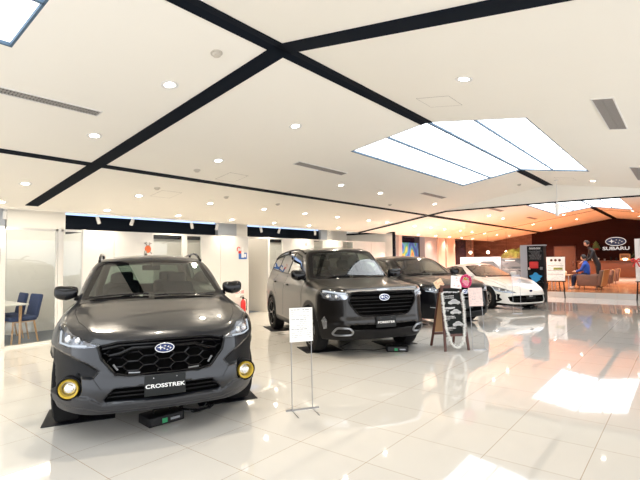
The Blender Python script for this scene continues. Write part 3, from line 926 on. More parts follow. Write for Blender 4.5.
    if txt:
        text('plate_lettering', txt, ph*.26, M['ink_white'], npl, (px + .0125, 0, pz - ph*.04), (PI/2, 0, PI/2), .0008, sp.get('txs', 1.5), bold=.001)
        MB().lathe([(.006, 0), (.004, .004)], 8, Matrix.Translation((px + .012, -pw*.28, pz + ph*.36)) @ Matrix.Rotation(PI/2, 4, 'Y')).lathe([(.006, 0), (.004, .004)], 8, Matrix.Translation((px + .012, pw*.28, pz + ph*.36)) @ Matrix.Rotation(PI/2, 4, 'Y')).build('plate_bolt', M['chrome'], npl)
    if 'emblem' in sp:
        ez, ew, eh = sp['emblem']; ex = float(C.front_x([0], [ez])[0]) + sp.get('ex', .01)
        emblem(car, ex, ez, ew, eh)
    return car, C
# ------------------------------------------------------------------ the four cars
XT = dict(L=4.48, H=1.64, res=.0175, paint=M['paint_grey'], k=.06, ks=.10, kb=.05, crown=.05, peak=.014,
    front=[(.1,-.2),(.22,-.10),(.30,-.045),(.36,-.015),(.44,-.004),(.52,-.012),(.60,-.03),(.72,-.04),(.80,-.055),(.88,-.10),(1.0,-.2),(1.7,-.9)],
    rear=[(.1,-4.3),(.25,-4.38),(.4,-4.46),(.6,-4.48),(.9,-4.45),(1.1,-4.40),(1.3,-4.33),(1.7,-4.2)],
    side=[(.1,.83),(.25,.905),(.36,.940),(.6,.942),(.72,.945),(.84,.938),(.95,.905),(1.05,.86),(1.15,.81),(1.3,.70),(1.7,.6)],
    plan=[(-4.6,.90),(-4.0,.965),(-3.3,1),(-1.0,1.005),(-.5,.99),(.2,.96)],
    top=[(-4.6,1.12),(-3.5,1.14),(-2,1.125),(-1.3,1.125),(-1.1,1.115),(-.8,1.065),(-.5,1.005),(-.25,.935),(-.12,.885),(-.03,.845),(.1,.78)],
    roof=[(-4.7,1.44),(-4.1,1.51),(-3.3,1.575),(-2.6,1.60),(-2.2,1.59),(-1.9,1.565),(-1.4,1.45)],
    cabin=[(.6,.86),(1.0,.845),(1.1,.82),(1.3,.745),(1.5,.65),(1.65,.585)],
    fa=.085, fb=.19, fy=.50, zb=.22, screen=((-1.02,1.08),(-1.93,1.55)), hatch=((-4.44,1.05),(-4.05,1.52)), sc=.15,
    wheels=(-.92,-3.59), wr=.345, arch=.385, track=.925, spokes=5, bores=[(.745,.463,.098,.10)],
    ws=[(-.05,1.108),(.62,1.103),(.735,1.13),(.60,1.485),(.565,1.51),(-.05,1.545)], ws_in=[(-.05,1.135),(.705,1.15),(.575,1.475),(-.05,1.505)], wsx=(-.9,-2.3),
    rw=[(-.05,1.13),(.62,1.13),(.52,1.44),(-.05,1.47)], rwx=-4.0, clear_rear=True,
    dlo=[(-1.62,1.15),(-2.12,1.45),(-2.6,1.52),(-3.3,1.51),(-3.85,1.41),(-4.02,1.30),(-3.75,1.20),(-3.0,1.17)],
    panes=[[(-1.72,1.17),(-2.14,1.43),(-2.58,1.495),(-2.60,1.18)],[(-2.68,1.185),(-2.66,1.50),(-3.3,1.49),(-3.42,1.20)],[(-3.50,1.215),(-3.40,1.475),(-3.82,1.39),(-3.96,1.30),(-3.74,1.22)]],
    grille=[(-.05,.832),(.38,.828),(.525,.80),(.50,.705),(.395,.575),(.30,.556),(-.05,.556)],
    intake=[(-.05,.455),(.40,.452),(.475,.370),(.46,.358),(-.05,.352)], fdepth=.42,
    lamp=[(.475,.808),(.62,.852),(.74,.895),(.80,.955),(.835,.965),(.86,.90),(.862,.80),(.80,.782),(.68,.79),(.55,.80)],
    drl=[(.838,.905),(.838,.812),(.76,.800),(.62,.808)], drlr=.008, proj=[(.68,.845,.030),(.76,.85,.034)],
    clad=[('bumper_corner_trim', [(.90,.76),(.76,.715),(.60,.655),(.525,.60),(.565,.558),(.66,.565),(.665,.45),(.70,.385),(.95,.37),(.95,.76)], M['clad'], 'dark grey plastic corner around the fog lamp'),
          ('lower_skirt', [(-.05,.335),(.50,.335),(.60,.395),(.95,.42),(.95,.0),(-.05,.0)], M['skirtgrey'], 'satin grey plastic lower skirt')],
    archmat=M['clad'], archw=.055, sill=.34,
    cab=(-1.35,-2.35,-3.25,.45,1.10,1.36), mirz=1.40, mirror=(-1.47,.90,1.18), mirs=.93,
    recess=[([(-.05,.83),(.38,.826),(.52,.80),(.495,.705),(.39,.575),(.30,.556),(-.05,.556)], .045, .010),
            ([(-.05,.455),(.40,.452),(.475,.370),(.46,.358),(-.05,.352)], .045, .014),
            ([(.97,.775),(.76,.725),(.60,.66),(.52,.60),(.56,.552),(.66,.555),(.655,.45),(.70,.40),(.97,.40)], .034, .010),
            ([(-.05,.335),(.50,.335),(.60,.395),(.95,.42),(.95,.30),(.62,.30),(.5,.27),(-.05,.27)], -.022, .012)],
    hoodlines=[[(-.24,.60),(-.5,.70),(-.8,.755),(-1.05,.765),(-1.2,.70)],[(-1.06,0),(-1.10,.35),(-1.2,.66)]],
    sidelines=[[(-1.28,.36),(-1.30,1.08)],[(-2.62,.36),(-2.62,1.12)],[(-3.16,.75),(-3.42,1.0),(-3.45,1.15)]], frontlines=[[(.50,.34),(.60,.40)],[(.57,.56),(.50,.46)]],
    handles=[(-2.42,.93),(-3.28,.95)], wipers=[((-1.16,.62),(-1.10,-.02)),((-1.14,-.08),(-1.22,-.66))],
    rail=(-2.05,-3.95,.60,.075), railmat=M['glossblack'], txs=1.3, numplate=(.462,.335,.175,'CROSSTREK'), emblem=(.760,.155,.078), ex=.012)

car1, C1 = build_car('crossover_car', 'graphite grey crossover with yellow ringed fog lamps, nearest the camera', XT, (-3.38, 2.15, 0), math.radians(-27.8), .96)

def hex_grille(car, C, poly, hw, hh, rad, m, off, z0):
    """honeycomb bars inside a grille outline"""
    mb = MB(); done = set()
    ys = int(.8/hw) + 2
    for j in range(-6, 7):
        for i in range(-ys, ys + 1):
            cy = i*hw*1.5; c_ = z0 + j*hh + (hh/2 if i % 2 else 0)
            pts = [(cy - hw, c_), (cy - hw*.5, c_ + hh/2), (cy + hw*.5, c_ + hh/2), (cy + hw, c_)]
            for a, b in zip(pts[:-1], pts[1:]):
                n = 5
                seg = [(a[0] + (b[0]-a[0])*k/n, a[1] + (b[1]-a[1])*k/n) for k in range(n+1)]
                q = polysd(np.abs([p[0] for p in seg]), np.array([p[1] for p in seg]), poly)
                seg = [p for p, d in zip(seg, q) if d < -.003]
                if len(seg) >= 2:
                    x = C.front_x([p[0] for p in seg], [p[1] for p in seg])
                    mb.tube([(xx + off, p[0], p[1]) for xx, p in zip(x, seg)], rad, 5)
    return mb.build('grille_mesh', m, car)
hex_grille(car1, C1, XT['grille'], .085, .078, .010, M['grilleblack'], -.006, .62)
mb = MB(); C1.front_line(mb, [(y, z) for y, z in mirror_poly([(0,.556),(.30,.556),(.395,.575),(.50,.705),(.525,.795),(.38,.826),(0,.83)])], .012, .012, True); mb.build('grille_surround', M['grilleblack'], car1)
mb = MB()
for sg in (-1, 1):
    C1.front_line(mb, [(sg*.09,.772),(sg*.26,.775),(sg*.36,.735),(sg*.44,.72)], .014, .014)
    C1.front_line(mb, [(sg*.0,.80),(sg*.36,.80),(sg*.50,.775)], .012, .012)
mb.build('grille_wing_bar', M['grilleblack'], car1)
mb = MB()
for sg in (-1, 1): C1.front_line(mb, [(sg*.20,.568),(sg*.29,.572)], .008, .02); C1.front_line(mb, [(sg*.375,.600),(sg*.41,.648)], .009, .02)
mb.build('grille_accent', M['satin'], car1)
mb = MB()
for z in (.385, .42): C1.front_line(mb, [(-.45, z), (.45, z)], .007, .012)
mb.build('intake_slat', M['black'], car1)
for sg in (-1, 1):
    y, z = sg*.745, .463; x = float(C1.front_x([.60], [z])[0]) - .115
    RMx = Matrix.Translation((x, y, z)) @ Matrix.Rotation(sg*math.radians(8), 4, 'Z') @ Matrix.Rotation(PI/2, 4, 'Y')
    fl = MB().lathe([(.099, -.06), (.097, .012), (.088, .016), (.080, -.01), (.080, -.05), (.001, -.05)], 32, RMx, cap=False).build('fog_lamp', M['black'], car1)
    yr = MB().lathe([(.079, -.01), (.080, .020), (.075, .030), (.064, .026), (.057, .012), (.056, -.02)], 32, RMx, cap=False).build('fog_lamp_ring', M['yellow'], fl)
    yr['label'] = 'yellow ring round the fog lamp'
    MB().lathe([(.057, -.03), (.05, -.006), (.036, .0), (.034, .012), (.018, .020), (.001, .022)], 24, RMx).build('fog_lamp_reflector', M['ledwhite'], fl)
mb = MB().tube([(-3.7, .0, 1.60), (-3.86, 0, 1.68), (-3.92, 0, 1.665)], [.03, .02, .01], 8); mb.build('roof_antenna', XT['paint'], car1)

FO = dict(lampmat=M['lampsilver'], L=4.655, H=1.78, res=.022, paint=M['paint_brown'], k=.06, ks=.09, kb=.05, crown=.035, peak=.012,
    front=[(.1,-.2),(.25,-.12),(.36,-.05),(.44,-.01),(.55,-.0),(.65,-.02),(.80,-.03),(.95,-.04),(1.04,-.07),(1.10,-.12),(1.9,-.8)],
    rear=[(.1,-4.4),(.3,-4.55),(.5,-4.64),(.7,-4.65),(1.0,-4.62),(1.2,-4.56),(1.9,-4.4)],
    side=[(.1,.85),(.28,.915),(.42,.945),(.7,.942),(.9,.940),(1.02,.915),(1.12,.87),(1.22,.80),(1.9,.6)],
    plan=[(-4.7,.90),(-4.2,.955),(-3.4,1),(-1.0,1.0),(-.5,.99),(.2,.97)],
    top=[(-4.7,1.18),(-3.5,1.19),(-2,1.18),(-1.3,1.18),(-1.1,1.175),(-.8,1.14),(-.5,1.11),(-.25,1.085),(-.1,1.06),(-.02,1.035),(.1,.98)],
    roof=[(-4.8,1.62),(-4.2,1.68),(-3.3,1.725),(-2.6,1.745),(-2.1,1.74),(-1.8,1.71),(-1.4,1.62)],
    cabin=[(.6,.88),(1.1,.855),(1.2,.83),(1.4,.76),(1.6,.68),(1.8,.60)],
    fa=.07, fb=.22, fy=.54, zb=.26, screen=((-1.12,1.15),(-1.70,1.70)), hatch=((-4.60,1.15),(-4.28,1.66)), sc=.20,
    wheels=(-.92,-3.59), wr=.36, arch=.405, track=.93, spokes=5,
    ws=[(-.05,1.175),(.62,1.17),(.755,1.20),(.64,1.625),(.60,1.655),(-.05,1.69)], ws_in=[(-.05,1.20),(.725,1.22),(.615,1.615),(-.05,1.65)], wsx=(-.95,-2.2),
    rw=[(-.05,1.22),(.66,1.22),(.58,1.58),(-.05,1.61)], rwx=-4.2,
    dlo=[(-1.58,1.21),(-2.02,1.58),(-2.5,1.66),(-3.4,1.65),(-4.10,1.58),(-4.34,1.38),(-4.22,1.28),(-3.0,1.23)],
    panes=[[(-1.68,1.235),(-2.04,1.56),(-2.50,1.635),(-2.56,1.24)],[(-2.64,1.245),(-2.60,1.64),(-3.40,1.63),(-3.52,1.265)],[(-3.60,1.275),(-3.50,1.625),(-4.06,1.56),(-4.28,1.375),(-4.19,1.30)]],
    grille=[(-.05,1.005),(.50,.998),(.565,.95),(.575,.86),(.53,.78),(.43,.665),(.36,.642),(-.05,.635)],
    intake=[(-.05,.500),(.56,.510),(.58,.47),(.52,.44),(-.05,.425)], fdepth=.42,
    lamp=[(.565,1.00),(.70,1.018),(.84,1.045),(.885,1.03),(.905,.97),(.88,.90),(.80,.872),(.70,.885),(.605,.90),(.58,.93)],
    drl=[(.60,.985),(.70,.992),(.86,1.015)], drlr=.013, proj=[(.72,.935,.032),(.81,.935,.032)],
    clad=[('lower_skirt', [(-.05,.425),(.50,.425),(.56,.50),(.80,.52),(.95,.50),(.95,.0),(-.05,.0)], M['black'], 'black plastic lower skirt')],
    archmat=M['clad'], archw=.075, sill=.38,
    cab=(-1.35,-2.35,-3.3,.48,1.17,1.50), mirz=1.53, mirror=(-1.45,.96,1.23), mirs=1.1,
    recess=[([(-.05,1.0),(.50,.995),(.56,.95),(.57,.86),(.525,.78),(.43,.668),(.36,.645),(-.05,.638)], .035, .012),
            ([(-.05,.500),(.56,.510),(.58,.47),(.52,.44),(-.05,.425)], .04, .014)],
    hoodlines=[[(-.2,.66),(-.5,.75),(-.8,.78),(-1.1,.78)]],
    sidelines=[[(-1.36,.42),(-1.36,1.18)],[(-2.58,.42),(-2.58,1.2)],[(-3.18,.8),(-3.5,1.05),(-3.55,1.22)],[(-1.36,.42),(-3.05,.42)]],
    handles=[(-2.38,1.03),(-3.36,1.05)], wipers=[((-1.2,.62),(-1.15,-.02)),((-1.18,-.08),(-1.26,-.66))],
    rail=(-1.95,-4.15,.66,.07), railmat=M['black'], numplate=(.545,.335,.165,'FORESTER'), emblem=(.915,.165,.092), ex=.03)
car2, C2 = build_car('sport_utility_vehicle', 'dark bronze boxy sport utility vehicle, second from the camera, silver framed fog lamp recesses', FO, (-3.49, 5.87, 0), math.radians(-31.6), .96)
mb = MB()
for z in (.70, .755, .81, .865, .97): C2.front_line(mb, [(-.53 + max(0, .8-z)*.8, z), (.53 - max(0, .8-z)*.8, z)], .008, .006)
mb.build('grille_slat', M['black'], car2)
mb = MB(); C2.front_line(mb, [(-.56,.915),(-.10,.915)], .020, .012); C2.front_line(mb, [(.10,.915),(.56,.915)], .020, .012)
C2.front_line(mb, mirror_poly([(0,.638),(.36,.645),(.43,.668),(.525,.78),(.57,.86),(.56,.95),(.50,.995),(0,1.0)]), .014, .012, True); mb.build('grille_bar', M['grilleblack'], car2)
mb = MB(); C2.front_line(mb, [(-.62,1.015),(-.4,1.026),(0,1.028),(.4,1.026),(.62,1.015)], .016, .008); mb.build('hood_edge_trim', M['chrome'], car2)
for sg in (-1, 1):
    mb = MB(); C2.front_line(mb, rounded([(sg*.785,.375),(sg*.74,.465),(sg*.575,.465),(sg*.515,.40),(sg*.54,.36),(sg*.75,.35)], .03), .017, .004, True); fr = mb.build('fog_lamp_surround', M['satin'], car2)
    fr['label'] = 'silver frame round the fog lamp recess'
    mb = MB()
    for z in (.385, .41, .435): C2.front_line(mb, [(sg*.57, z), (sg*.75, z)], .008, -.002)
    mb.build('fog_lamp_slat', M['black'], fr)
    poly = [(sg*.845,.45),(sg*.875,.43),(sg*.895,.56),(sg*.865,.63),(sg*.845,.56)]
    mb = MB(); q = np.array(poly); xx = C2.front_x(q[:,0], q[:,1]); cx_ = xx.mean()
    mb.add([(a + .008, b[0], b[1]) for a, b in zip(xx, q)] + [(a - .03, b[0], b[1]) for a, b in zip(xx, q)], [(0,1,2,3,4),(9,8,7,6,5)] + [(i,(i+1)%5,5+(i+1)%5,5+i) for i in range(5)])
    mb.build('corner_reflector', M['lampsilver'], car2)

LV = dict(L=4.77, H=1.64, res=.026, paint=M['paint_black'], k=.06, ks=.10, kb=.05, crown=.045, peak=.012,
    front=[(.1,-.2),(.22,-.10),(.32,-.03),(.42,-.00),(.55,-.0),(.7,-.02),(.85,-.05),(.93,-.10),(1.8,-.9)],
    rear=[(.1,-4.6),(.3,-4.7),(.6,-4.77),(.9,-4.74),(1.1,-4.68),(1.7,-4.4)],
    side=[(.1,.84),(.25,.915),(.4,.95),(.7,.95),(.84,.94),(.95,.905),(1.05,.855),(1.15,.79),(1.7,.6)],
    plan=[(-4.8,.90),(-4.2,.96),(-3.4,1),(-1.0,1.0),(-.5,.99),(.2,.96)],
    top=[(-4.8,1.10),(-3.5,1.12),(-2,1.11),(-1.35,1.11),(-1.15,1.10),(-.8,1.06),(-.5,1.01),(-.25,.96),(-.1,.92),(0,.87),(.1,.80)],
    roof=[(-4.8,1.46),(-4.2,1.50),(-3.3,1.55),(-2.6,1.57),(-2.2,1.56),(-1.9,1.53),(-1.4,1.42)],
    cabin=[(.6,.86),(1.0,.845),(1.1,.82),(1.3,.74),(1.5,.65),(1.65,.58)],
    fa=.075, fb=.20, fy=.55, zb=.2, screen=((-1.08,1.08),(-1.98,1.53)), hatch=((-4.72,1.05),(-4.25,1.48)), sc=.16,
    wheels=(-.96,-3.63), wr=.345, arch=.385, track=.89, spokes=5,
    ws=[(-.05,1.10),(.62,1.095),(.735,1.12),(.60,1.455),(.565,1.48),(-.05,1.51)], ws_in=[(-.05,1.125),(.705,1.14),(.58,1.445),(-.05,1.475)], wsx=(-.9,-2.4),
    rw=[(-.05,1.12),(.62,1.12),(.52,1.40),(-.05,1.42)], rwx=-4.2,
    dlo=[(-1.68,1.14),(-2.15,1.42),(-2.6,1.49),(-3.4,1.48),(-4.1,1.38),(-4.35,1.25),(-4.1,1.17),(-3.0,1.15)],
    panes=[[(-1.78,1.16),(-2.17,1.40),(-2.62,1.465),(-2.66,1.17)],[(-2.74,1.17),(-2.70,1.47),(-3.4,1.46),(-3.5,1.185)],[(-3.58,1.19),(-3.48,1.45),(-4.05,1.365),(-4.28,1.255),(-4.08,1.19)]],
    grille=[(-.05,.86),(.40,.85),(.47,.78),(.42,.64),(.36,.60),(-.05,.60)],
    intake=[(-.05,.46),(.55,.45),(.60,.36),(-.05,.34)], fdepth=.42,
    lamp=[(.47,.80),(.60,.85),(.76,.89),(.85,.90),(.86,.84),(.82,.79),(.70,.765),(.55,.765)],
    drl=[(.82,.80),(.72,.788)], drlr=.007, proj=[(.66,.81,.03),(.75,.825,.03)],
    clad=[('lower_skirt', [(-.05,.33),(.6,.33),(.7,.5),(.95,.55),(.95,.0),(-.05,.0)], M['clad'], 'dark grey plastic lower skirt')],
    archmat=M['clad'], archw=.05, sill=.32, cab=(-1.4,-2.4,-3.3,.42,1.09,1.36), mirz=1.38, mirror=(-1.5,.90,1.16),
    hoodlines=[[(-.24,.60),(-.5,.70),(-.8,.755),(-1.1,.765)]], sidelines=[[(-1.3,.36),(-1.32,1.08)],[(-2.7,.36),(-2.7,1.1)]],
    handles=[(-2.5,.93),(-3.38,.95)], wipers=[((-1.2,.62),(-1.15,-.02)),((-1.18,-.08),(-1.26,-.66))],
    recess=[([(-.05,.86),(.40,.85),(.47,.78),(.42,.64),(.36,.60),(-.05,.60)], .03, .014),([(-.05,.46),(.55,.45),(.60,.36),(-.05,.34)], .04, .014)],
    numplate=(.50,.335,.165,None), emblem=(.775,.15,.085), ex=.03)
car3, C3 = build_car('wagon_car', 'black wagon half hidden behind the A-frame chalkboard', LV, (-3.58, 9.26, 0), math.radians(-29.2), .96)
mb = MB()
for sg in (-1, 1):
    C3.front_line(mb, [(sg*.10,.80),(sg*.42,.80),(sg*.62,.775)], .014, .012); C3.front_line(mb, [(sg*.0,.66),(sg*.40,.66)], .008, .01)
mb.build('grille_bar', M['satin'], car3)
mb = MB()
C3.front_line(mb, [(-.5,.52),(.5,.52)], .010, .004)
for sg in (-1, 1): C3.front_line(mb, [(sg*.62,.44),(sg*.78,.46)], .008, .004)
mb.build('bumper_trim', M['satin'], car3)

BZ = dict(L=4.265, H=1.34, res=.024, paint=M['paint_white'], k=.08, ks=.13, kb=.07, crown=.06, peak=.05,
    front=[(.05,-.2),(.14,-.08),(.20,-.02),(.30,-.0),(.42,-.01),(.50,-.03),(.58,-.09),(.66,-.2),(1.6,-1.3)],
    rear=[(.05,-4.1),(.3,-4.22),(.6,-4.26),(.85,-4.2),(1.0,-4.1),(1.5,-3.9)],
    side=[(.05,.83),(.16,.89),(.3,.92),(.55,.92),(.68,.91),(.80,.875),(.90,.82),(1.0,.75),(1.5,.5)],
    plan=[(-4.4,.90),(-3.9,.97),(-3.4,1.01),(-2.2,.975),(-1.0,1.0),(-.5,.99),(.2,.93)],
    top=[(-4.3,1.02),(-3.9,1.03),(-3.4,.97),(-2.6,.93),(-1.8,.92),(-1.3,.905),(-1.1,.88),(-.8,.83),(-.5,.76),(-.25,.67),(-.1,.59),(0,.54),(.1,.48)],
    roof=[(-4.4,.9),(-3.9,1.05),(-3.4,1.19),(-2.9,1.28),(-2.5,1.315),(-2.2,1.305),(-1.9,1.26),(-1.4,1.1)],
    cabin=[(.4,.84),(.85,.80),(.95,.765),(1.1,.69),(1.25,.60),(1.4,.52)],
    fa=.11, fb=.24, fy=.45, zb=.12, screen=((-1.22,.88),(-2.20,1.28)), hatch=((-4.05,.95),(-3.1,1.27)), sc=.22,
    wheels=(-.87,-3.44), wr=.325, arch=.355, track=.885, spokes=5,
    ws=[(-.05,.905),(.58,.90),(.69,.925),(.56,1.215),(.52,1.235),(-.05,1.265)], ws_in=[(-.05,.93),(.66,.945),(.54,1.205),(-.05,1.235)], wsx=(-1.0,-2.5),
    rw=[(-.05,1.02),(.55,1.02),(.48,1.19),(-.05,1.21)], rwx=-3.2,
    dlo=[(-1.80,.945),(-2.25,1.19),(-2.7,1.235),(-3.15,1.17),(-3.45,1.03),(-3.3,.98)],
    panes=[[(-1.90,.965),(-2.27,1.17),(-2.70,1.215),(-2.80,.985)],[(-2.88,.99),(-2.78,1.21),(-3.13,1.155),(-3.38,1.03),(-3.28,1.0)]],
    grille=[(-.05,.41),(.52,.405),(.66,.37),(.62,.25),(.54,.215),(-.05,.205)], fdepth=.5,
    lamp=[(.47,.50),(.60,.545),(.72,.63),(.80,.665),(.84,.64),(.84,.56),(.76,.50),(.62,.475)],
    drl=[(.81,.63),(.81,.56),(.74,.52),(.60,.50)], proj=[(.66,.54,.026),(.74,.575,.026)],
    clad=[('front_lip', [(-.05,.165),(.62,.17),(.80,.20),(.95,.20),(.95,.0),(-.05,.0)], M['black'], 'black front lip'),
          ('bumper_vent', [(.76,.44),(.83,.46),(.865,.40),(.86,.24),(.80,.22),(.74,.28),(.78,.36)], M['glossblack'], 'black side vent in the bumper')],
    cab=(-1.5,-2.5,-3.0,.28,.89,1.12), mirz=1.15, mirror=(-1.62,.86,.97), mirs=.9, mirmat=M['paint_white'],
    recess=[([(-.05,.41),(.52,.405),(.66,.37),(.62,.25),(.54,.215),(-.05,.205)], .05, .02)],
    hoodlines=[[(-.32,.62),(-.6,.70),(-1.0,.73),(-1.25,.70)]], sidelines=[[(-1.42,.2),(-1.45,.85)],[(-2.75,.2),(-2.85,.9)]],
    handles=[(-2.6,.75)], wipers=[((-1.36,.55),(-1.28,-.1)),((-1.3,-.1),(-1.38,-.6))],
    numplate=(.385,.335,.165,None), emblem=(.535,.105,.06), ex=.012)
car4, C4 = build_car('sports_coupe', 'low white two-door sports coupe beside the black accessory board', BZ, (-3.32, 13.36, 0), math.radians(-31), .96)
mb = MB()
for z in (.25, .285, .32): C4.front_line(mb, [(-.56, z), (.56, z)], .007, .0)
mb.build('grille_slat', M['black'], car4)
for (k, sz) in ((car4, .27),):
    npl = [o for o in k.children if o.name.startswith('number_plate')][0]
    sp = LV if k is car3 else BZ; C = C3 if k is car3 else C4
    text('plate_lettering', 'BRZ', .05, M['ink_white'], npl, (float(C.front_x([0], [sp['numplate'][0]])[0]) + .012 + .0125, 0, sp['numplate'][0]), (PI/2, 0, PI/2), .0008, 1.4)
# ------------------------------------------------------------------ ceiling fittings
ORD = ['first', 'second', 'third', 'fourth', 'fifth', 'sixth', 'seventh', 'eighth', 'ninth', 'tenth', 'eleventh', 'twelfth', 'thirteenth', 'fourteenth', 'fifteenth', 'sixteenth']
def make_downlight():
    t = thing('downlight', '', 'downlight')
    MB().lathe([(.052, .012), (.052, -.001), (.082, -.006), (.088, -.002), (.088, .004), (.06, .012)], 24, cap=False).build('trim_ring', M['white'], t)
    MB().lathe([(.001, -.0005), (.055, -.0005), (.055, .01)], 24, cap=False).build('diffuser', M['lampglow'], t)
    return t
dl0 = make_downlight(); used = False
lamp_near = bpy.data.lights.new('downlight_lamp', 'SPOT'); lamp_near.energy = DOWN_W; lamp_near.color = WARM; lamp_near.spot_size = math.radians(125); lamp_near.spot_blend = .8; lamp_near.shadow_soft_size = .05
lamp_edge = lamp_near.copy(); lamp_edge.energy = DOWN_W*.45
lamp_far = bpy.data.lights.new('cafe_downlight_lamp', 'SPOT'); lamp_far.energy = DOWN_W*4.1; lamp_far.color = AMBER; lamp_far.spot_size = math.radians(125); lamp_far.spot_blend = .8; lamp_far.shadow_soft_size = .05
lamp_faredge = lamp_far.copy(); lamp_faredge.energy = DOWN_W*.6
ROWS = [(-8.85, [1.0, 2.56, 4.34, 5.95, 7.5, 9.0, 10.5, 12.0], 'in the row nearest the offices, {o} from the camera end'),
        (-7.72, [1.0, 2.54, 4.37, 5.96, 7.52, 9.0, 10.42, 12.07, 13.2], 'left of the long black strip, {o} from the camera end'),
        (-5.55, [2.56, 4.44, 7.64, 9.20, 12.17], 'right of the long black strip, {o} from the camera end'),
        (-4.0, [2.59, 4.49], 'just left of the ridge strip, {o} from the camera end'),
        (-1.66, [4.39, 12.45], 'right of the ridge strip, {o} from the camera end'),
        (-8.93, [17.87, 19.64, 21.17, 22.74, 24.28], 'past the downstand along the pillars, {o} along'),
        (-7.80, [15.3, 16.7, 18.03, 19.72, 21.16, 22.82, 24.75, 27.0], 'past the downstand left of the long strip, {o} along'),
        (-5.62, [17.0, 18.63, 23.2, 26.9], 'past the downstand right of the long strip, {o} along'),
        (-4.05, [21.84, 24.9], 'over the cafe left of the ridge, {o} from the downstand'),
        (-1.6, [21.9, 25.0], 'over the cafe right of the ridge, {o} from the downstand')]
for (x, ys, ph) in ROWS:
    for i, y in enumerate(ys):
        t = dl0 if not used else copy_tree(dl0); used = True
        t.location = (x, y, cz(x)); t.rotation_euler = (0, -math.atan(RS) if x < RX else math.atan(RS), 0)
        t['label'] = 'round recessed downlight ' + ph.format(o=ORD[i]); t['category'] = 'downlight'
        t['group'] = 'recessed ceiling downlights'
        lo = bpy.data.objects.new('downlight_lamp', (lamp_faredge if x < -8.5 else lamp_far) if y > 13.6 else (lamp_edge if x < -8.5 else lamp_near))
        COL.objects.link(lo); lo.location = (x, y, cz(x) - .03)

M['ventgrey'] = mat('vent_grey', (.30, .28, .26), .5)
M['ventdark'] = mat('vent_dark', (.06, .06, .06), .7)
def vent(x0, x1, y0, y1, label):
    xc, yc = (x0+x1)/2, (y0+y1)/2
    t = thing('air_vent', label, 'air vent', (xc, yc, cz(xc)), 0, 'slotted ceiling air vents')
    t.rotation_euler = (0, -math.atan(RS) if xc < RX else math.atan(RS), 0)
    w_, l_ = (x1-x0)/2, (y1-y0)/2
    MB().box((-w_, -l_, -.003), (w_, l_, .004)).build('backing', M['ventdark'], t)
    MB().box((-w_-.012, -l_-.012, -.010), (-w_, l_+.012, .003)).box((w_, -l_-.012, -.010), (w_+.012, l_+.012, .003)).box((-w_, -l_-.012, -.010), (w_, -l_, .003)).box((-w_, l_, -.010), (w_, l_+.012, .003)).build('frame', M['white'], t)
    sl = MB(); n = int((y1-y0)/.03)
    for i in range(n):
        y = -l_ + (i+.5)*2*l_/n; sl.box((-w_, y-.0095, -.009), (w_, y+.0095, -.004))
    sl.box((-.004, -l_, -.009), (.004, l_, -.003)); sl.build('slat', M['ventgrey'], t)
vent(-5.01, -4.90, .4, 2.33, 'long slotted grey ceiling vent at the left edge, above the offices')
vent(-5.08, -4.95, 5.65, 7.0, 'slotted grey ceiling vent above the second car')
vent(-5.10, -4.97, 10.35, 11.65, 'slotted grey ceiling vent left of the far end of the big luminous panel')
vent(-5.07, -4.93, 15.25, 16.55, 'grey ceiling vent just beyond the downstand')
vent(-5.07, -4.93, 19.85, 21.2, 'grey ceiling vent beyond the downstand, the farther of the two there')
vent(-.70, -.52, 5.4, 6.83, 'wide grey ceiling vent right of the big luminous panel')
vent(-.75, -.57, 10.1, 11.95, 'wide grey ceiling vent at the right edge, farther than its twin')

M['line'] = mat('hatch_gap', (.42, .39, .35), .8)
for (x, y, lb) in ((-6.12, 5.19, 'square access hatch left of the ridge, above the gap between the first two cars'), (-2.23, 5.09, 'square access hatch beside the ridge before the big luminous panel'),
                   (-7.45, 4.75, 'square access hatch near the offices above the first car'), (-2.2, 12.2, 'access hatch beside the hanging white cylinder')):
    t = thing('access_hatch', lb, 'access hatch', (x, y, cz(x)), 0, 'ceiling access hatches'); t.rotation_euler = (0, -math.atan(RS) if x < RX else math.atan(RS), 0)
    MB().box((-.2, -.2, -.0015), (.2, .2, .004)).build('cover', M['ceiling'], t)
    MB().box((-.205, -.205, -.002), (.205, -.2, .003)).box((-.205, .2, -.002), (.205, .205, .003)).box((-.205, -.2, -.002), (-.2, .2, .003)).box((.2, -.2, -.002), (.205, .2, .003)).build('edge', M['line'], t)
M['beige'] = mat('beige_plastic', (.55, .50, .43), .5)
for (x, y, lb) in ((-3.27, 2.6, 'round beige smoke detector left of the ridge strip, nearest the camera'), (-6.06, 4.42, 'small round detector right of the long black strip, over the first car'),
                   (-7.18, 5.94, 'small round detector left of the long black strip, before the second car'), (-7.22, 7.47, 'oval detector left of the long black strip, above the second car'),
                   (-7.16, 4.39, 'small detector left of the long black strip, above the roof of the first car'), (-3.33, 12.48, 'small round detector beside the ridge strip before the downstand'),
                   (-6.14, 10.66, 'small detector right of the long black strip above the third car')):
    t = thing('smoke_detector', lb, 'smoke detector', (x, y, cz(x)), 0, 'ceiling detectors'); t.rotation_euler = (0, -math.atan(RS), 0)
    MB().lathe([(.055, .01), (.055, -.008), (.001, -.009)], 20, cap=False).build('base', M['beige'], t)
    MB().lathe([(.04, -.008), (.036, -.03), (.02, -.036), (.001, -.037)], 20, cap=False).build('cap', M['beige'], t)

